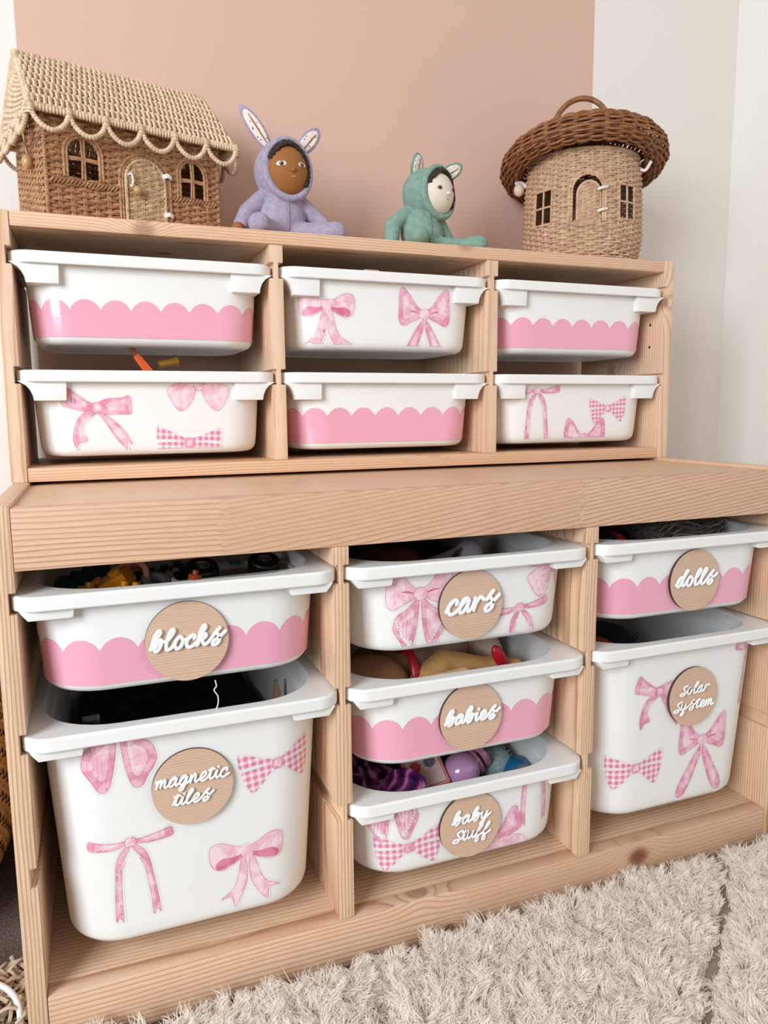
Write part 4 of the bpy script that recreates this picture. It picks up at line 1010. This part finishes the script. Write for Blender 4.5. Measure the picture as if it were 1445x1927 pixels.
solid('pompom', 'fluffy pale blue-green pompom at the back of baby stuff bin', 'pompom', b, PT('pale aqua fur', (160, 182, 184)), smooth=60)
b = BM(); ell(b, (.570, .082, .136), (.020, .026, .017), 26, 16, rotd(0, -20, 0)); solid('blue_ball', 'bright blue rounded toy right of the pompom in baby stuff bin', 'toy', b, plain('blue plastic', (24, 112, 158), .4))
b = BM(); ell(b, (.556, .052, .140), (.032, .022, .013), 26, 16); ell(b, (.572, .062, .140), (.018, .02, .013)); solid('grey_cloth', 'crumpled grey cloth at the right front of baby stuff bin', 'cloth', b, plain('grey cloth', (134, 132, 140), .85, bump=.002, bscale=120))
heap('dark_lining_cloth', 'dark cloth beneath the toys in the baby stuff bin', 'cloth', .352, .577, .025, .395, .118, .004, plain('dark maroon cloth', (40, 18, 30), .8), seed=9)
# dolls
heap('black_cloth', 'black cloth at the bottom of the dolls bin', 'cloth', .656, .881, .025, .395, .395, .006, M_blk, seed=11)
t = thing('red_cap', 'small red and black doll hat with white scribble at left of dolls bin', 'doll hat', (.698, .075, .424))
b = BM(); ell(b, (0, 0, 0), (.024, .024, .018), 24, 16); obj('crown', b, plain('red felt', (178, 22, 24), .7), t, 60)
b = BM(); ell(b, (-.011, -.006, .002), (.018, .020, .0172), 24, 16); obj('black_patch', b, plain('black felt', (20, 16, 18), .8), t, 60)
b = BM(); tube(b, cat_rom([(-.008, -.025, .006), (.0, -.0245, .009), (-.004, -.0252, .003), (.006, -.0245, .0), (.0, -.0252, -.003)], 4), .0010, 6); obj('scribble', b, M_letter, t, 60)
t = thing('silver_doll_wig', 'glossy silver grey doll hair bundle at the right of dolls bin', 'doll hair', (.82, .095, .43))
b = BM()
for k in range(260):
    y0 = rng.normal(0, .020); z0 = rng.normal(0, .008); a = rng.uniform(-1, 1); P = []
    for i in range(9):
        s_ = i / 8; P.append((-.055 + .125 * s_, y0 * (1 - .6 * s_ ** 4) + .006 * math.sin(6 * s_ + a * 3), z0 * (1 - .3 * s_) + .007 * math.sin(9 * s_ + a) + .012 * math.sin(PI * s_)))
    tube(b, P, .0013, 4, cap=False)
obj('hair_strands', b, plain('silver hair', (150, 140, 134), .28, metal=.35, nscale=90, namt=.2), t, 60)
b = BM(); box(b, (-.004, -.014, -.012), (-.001, .014, .018), .0008); place(b, (-.042, -.002, .0), rotd(0, 0, 10)); obj('comb', b, plain('tan comb', (120, 92, 70), .4), t, 40)
# solar system
b = BM(); ell(b, (.758, .165, .222), (.072, .078, .068), 36, 24)
for k in range(4):
    z = .235 + .012 * k; r_ = .072 * math.sqrt(max(0, 1 - ((z - .222) / .068) ** 2)); P = [(.758 + r_ * math.cos(a), .165 + r_ * 1.083 * math.sin(a), z) for a in np.linspace(0, 2 * PI, 40)[:-1]]; tube(b, P, .0012, 5, closed=True)
solid('globe', 'dark navy round globe toy inside the solar system bin', 'toy globe', b, plain('navy black plastic', (18, 22, 40), .3, coat=.2))
b = BM(); ell(b, (.694, .090, .272), (.036, .036, .026), 28, 18, rotd(0, 15, 0)); solid('planet_ball', 'dark orange-red planet ball at the front left of solar system bin', 'toy planet', b, wc('mars orange', (190, 84, 40), (110, 34, 26), 60))
# upper unit contents
t = thing('toy_claw', 'bright orange bent toy arm poking out of the bottom left upper bin', 'toy', (.150, .262, .640))
t.location = (.151, .285, .641)
b = BM()
for p, q, w_ in (((.004, .010), (-.006, .022), .0035), ((-.006, .022), (-.014, .036), .003)): pass
prism(b, [(.018, .0), (.002, .0), (-.003, .012), (-.006, .016), (-.011, .024), (-.0075, .030), (-.002, .026)], 1, -.004, .004, .0008); obj('arm', b, plain('orange plastic toy', (232, 96, 40), .35), t, 35)
b = BM(); prism(b, [(-.011, .024), (-.0155, .034), (-.0135, .038), (-.0095, .036), (-.0065, .030)], 1, -.0045, .0045, .0008); obj('tip', b, plain('rust plastic', (150, 70, 44), .45), t, 35)
b = BM(); lathe(b, [(.0, -.012), (.0045, -.012), (.0048, .010), (.0058, .010), (.0058, .013), (.0040, .013), (.0036, .004), (.0, .004)], n=24); place(b, (.182, .300, .660), rotd(0, 78, 10)); solid('toy_tube', 'small translucent mustard toy tube beside the orange claw', 'toy', b, plain('mustard plastic', (176, 122, 30), .25, coat=.4))
b = BM(); box(b, (.436, .262, .755), (.458, .290, .784), .002); solid('white_box', 'small pinkish white box top showing above the top middle bin', 'box', b, plain('off white card', (222, 204, 196), .6))
b = BM(); ell(b, (.500, .29, .768), (.03, .02, .012), 22, 14); solid('grey_pouch', 'grey soft pouch just showing above the top middle bin rim', 'pouch', b, plain('grey fabric', (150, 140, 138), .8))

# ------------------------------------------------------------------ floor things
def plaited_basket():
    cx, cy = -.232, .30; t = thing('seagrass_basket', 'large plaited seagrass belly basket on the carpet left of the low unit', 'basket', (cx, cy, 0))
    prof = cat_rom([(.10, .004, 0), (.155, .012, 0), (.188, .06, 0), (.204, .13, 0), (.200, .21, 0), (.180, .29, 0), (.165, .36, 0)], 8)
    cl = [0]
    for p, q in zip(prof, prof[1:]): cl.append(cl[-1] + (q - p).length)
    def f(a, s_):
        s_ = min(max(s_, 0), cl[-1] - 1e-6); i = 0
        while cl[i + 1] < s_: i += 1
        k = (s_ - cl[i]) / (cl[i + 1] - cl[i]); p = prof[i].lerp(prof[i + 1], k); tg = (prof[i + 1] - prof[i]).normalized()
        return V((p.x * math.cos(a), p.x * math.sin(a), p.y)), V((tg.y * math.cos(a), tg.y * math.sin(a), -tg.x))
    b = BM(); ce = .0078; nu = int(2 * PI * .2 / ce); nu -= nu % 4; nv = int(cl[-1] / ce); da = 2 * PI / nu
    def strip(a, s_, la, ls, g):
        # a domed leaf strip, la x ls cells, lifted in its middle
        M_ = [[None] * 4 for _ in range(4)]
        for i in range(4):
            for j in range(4):
                x, y = i / 3, j / 3; lift = (math.sin(PI * x) if la > ls else math.sin(PI * y)) * .0020 + (math.sin(PI * y) if la > ls else math.sin(PI * x)) * .0007
                p, n_ = f(a + (.06 + x * (la - .12)) * da, s_ + (.06 + y * (ls - .12)) * ce); M_[i][j] = b.verts.new(p + n_ * (lift + .0003))
        for i in range(3):
            for j in range(3): b.faces.new((M_[i][j], M_[i + 1][j], M_[i + 1][j + 1], M_[i][j + 1]))
    for j in range(nv):
        for i in range(nu):
            q = (i + j) % 4
            if q == 0: strip(i * da, j * ce, 2, 1, 0)
            elif q == 2 and j < nv - 1: strip(i * da, j * ce, 1, 2, 1)
    obj('plaited_body', b, wick('seagrass', (206, 160, 96), (150, 106, 56), .5), t, 60)
    b = BM(); lathe(b, [(p.x - .001, p.y) for p in prof] + [(prof[-1].x - .005, prof[-1].y)] + [(p.x - .005, p.y + .002) for p in reversed(prof)] + [(0.0, .006)], n=64); obj('inner_wall', b, plain('dark seagrass', (120, 86, 46), .8), t, 60)
plaited_basket()
t = thing('fringed_throw', 'beige yarn fringe of a throw lying on the carpet left of the unit', 'throw', (0, 0, 0)); b = BM()
for k in range(420):
    x0 = rng.uniform(-.16, -.012); y0 = rng.uniform(-.05, .105); a = rng.uniform(0, 2 * PI); P = []
    z0 = rng.uniform(.004, .022)
    for i in range(7):
        x0 += .008 * math.cos(a); y0 += .008 * math.sin(a); a += rng.normal(0, .7); x0 = min(x0, -.006); P.append((x0, y0, z0 + .005 * math.sin(i * 1.3 + k)))
    tube(b, cat_rom(P, 2), .0019, 5, cap=False)
obj('yarn_fringe', b, plain('beige yarn', (206, 182, 156), .9, bump=.0006, bscale=900), t, 60)
t['kind'] = 'thing'
b = BM(); tube(b, cat_rom([(-.30, .12, .004), (-.12, .10, .012), (-.055, .088, .026), (-.030, .072, .028), (-.014, .048, .024), (-.010, .020, .012), (-.012, -.02, .004), (-.03, -.10, .004)], 8), .0030, 10); solid('white_cable', 'white round cable curving over the beige fringe by the unit', 'cable', b, plain('white rubber', (236, 234, 230), .35))

# rug
t = thing('shaggy_rug', 'cream shaggy deep pile rug on the floor in front of the low unit', 'rug', (0, 0, 0))
RX0, RX1, RY0, RY1 = .02, 1.22, -.52, -.004
seamA = [(.835, .02), (.806, -.037), (.738, -.104), (.659, -.164), (.590, -.229), (.50, -.33), (.35, -.55)]; seamB = [(.338, .02), (.332, -.032), (.324, -.069), (.313, -.118), (.30, -.2), (.26, -.55)]
def dseg(px, py, S_):
    d = np.full(px.shape, 9.0)
    for (ax, ay), (bx, by) in zip(S_, S_[1:]):
        vx, vy = bx - ax, by - ay; tt = np.clip(((px - ax) * vx + (py - ay) * vy) / (vx * vx + vy * vy), 0, 1); d = np.minimum(d, np.hypot(px - ax - tt * vx, py - ay - tt * vy))
    return d
b = BM(); box(b, (RX0, RY0, .0004), (RX1, RY1 - .012, .006), .002); obj('backing', b, plain('rug backing', (170, 150, 130), .95, bump=.002), t, 30)
st = .0058; gx, gy = np.meshgrid(np.arange(RX0, RX1, st), np.arange(RY0, RY1, st)); gx = gx.ravel() + rng.uniform(-.4, .4, gx.size) * st; gy = gy.ravel() + rng.uniform(-.4, .4, gy.size) * st
edge = -.004 - .014 * np.clip((.75 - gx) / .7, 0, 1) + .003 * np.sin(gx * 40)
dA = dseg(gx, gy, seamA); dB = dseg(gx, gy, seamB)
keep = (gy < edge - .010) & (dA > .0075) & (dB > .003); gx, gy, dA, dB = gx[keep], gy[keep], dA[keep], dB[keep]
nt = gx.size; low = lambda f1, f2, p: np.sin(gx * f1 + p) * np.cos(gy * f2 + p * 1.7)
lean = 2.6 * low(47, 41, 0) + 2.2 * low(91, 103, 2) + rng.uniform(-1.8, 1.8, nt); amt = rng.uniform(.35, 1.0, nt)
ht = rng.uniform(.022, .036, nt) * np.clip(.45 + np.minimum(dA, dB * 1.6) * 18, .45, 1.0)
K = 16; Np = 6
r_a = rng.uniform(0, 2 * PI, (nt, K)); r_r = rng.uniform(0, 1, (nt, K)) ** .5
s_ = np.linspace(0, 1, Np)[None, None, :]
bulge = np.sin(PI * s_) ** .8 * .0046 + (1 - s_) * .0012 + .0007
offx = np.cos(r_a)[..., None] * r_r[..., None] * bulge; offy = np.sin(r_a)[..., None] * r_r[..., None] * bulge
L = (ht[:, None] * rng.uniform(.8, 1.05, (nt, K)))[..., None]
bend = (s_ ** 1.6) * amt[:, None, None] * L * .75; th_ = (lean[:, None] + rng.normal(0, .38, (nt, K)))[..., None]
wv = .0016 * np.sin(s_ * 9 + rng.uniform(0, 6, (nt, K))[..., None]) * s_
X = gx[:, None, None] + wv + offx + np.cos(th_) * bend; Y = gy[:, None, None] + offy + np.sin(th_) * bend; Y = np.minimum(Y, -.003)
Z = .004 + L * s_ * (1 - .35 * s_ * amt[:, None, None])
pos = np.stack([X, Y, Z], -1).reshape(-1, 3).astype(np.float32); nc = nt * K
hc_ = bpy.data.hair_curves.new('pile'); hc_.add_curves([Np] * nc)
hc_.attributes['position'].data.foreach_set('vector', pos.ravel())
rad_ = np.tile(np.array([.00055, .00060, .00058, .00050, .00036, .00012], np.float32), nc)
ra = hc_.attributes.get('radius') or hc_.attributes.new('radius', 'FLOAT', 'POINT'); ra.data.foreach_set('value', rad_)
hc_.update_tag()
tt = NT('wool pile'); hi = tt.node('ShaderNodeHairInfo')
tt.link(tt.ramp(hi.outputs['Random'], [(0, lin((246, 233, 220))), (1, lin((255, 251, 244)))]), tt.b.inputs['Base Color']); tt.b.inputs['Roughness'].default_value = .8; tt.b.inputs['Specular IOR Level'].default_value = .15
tr = tt.node('ShaderNodeBsdfTranslucent'); tr.inputs[0].default_value = lin((255, 252, 248)); mx = tt.node('ShaderNodeMixShader'); mx.inputs[0].default_value = .45
tt.link(tt.b.outputs[0], mx.inputs[1]); tt.link(tr.outputs[0], mx.inputs[2]); tt.link(mx.outputs[0], tt.n['Material Output'].inputs[0])
hc_.materials.append(tt.m)
o = bpy.data.objects.new('pile', hc_); C.objects.link(o); o.parent = t; o['kind'] = 'stuff'
print('rug strands', nc, flush=True)
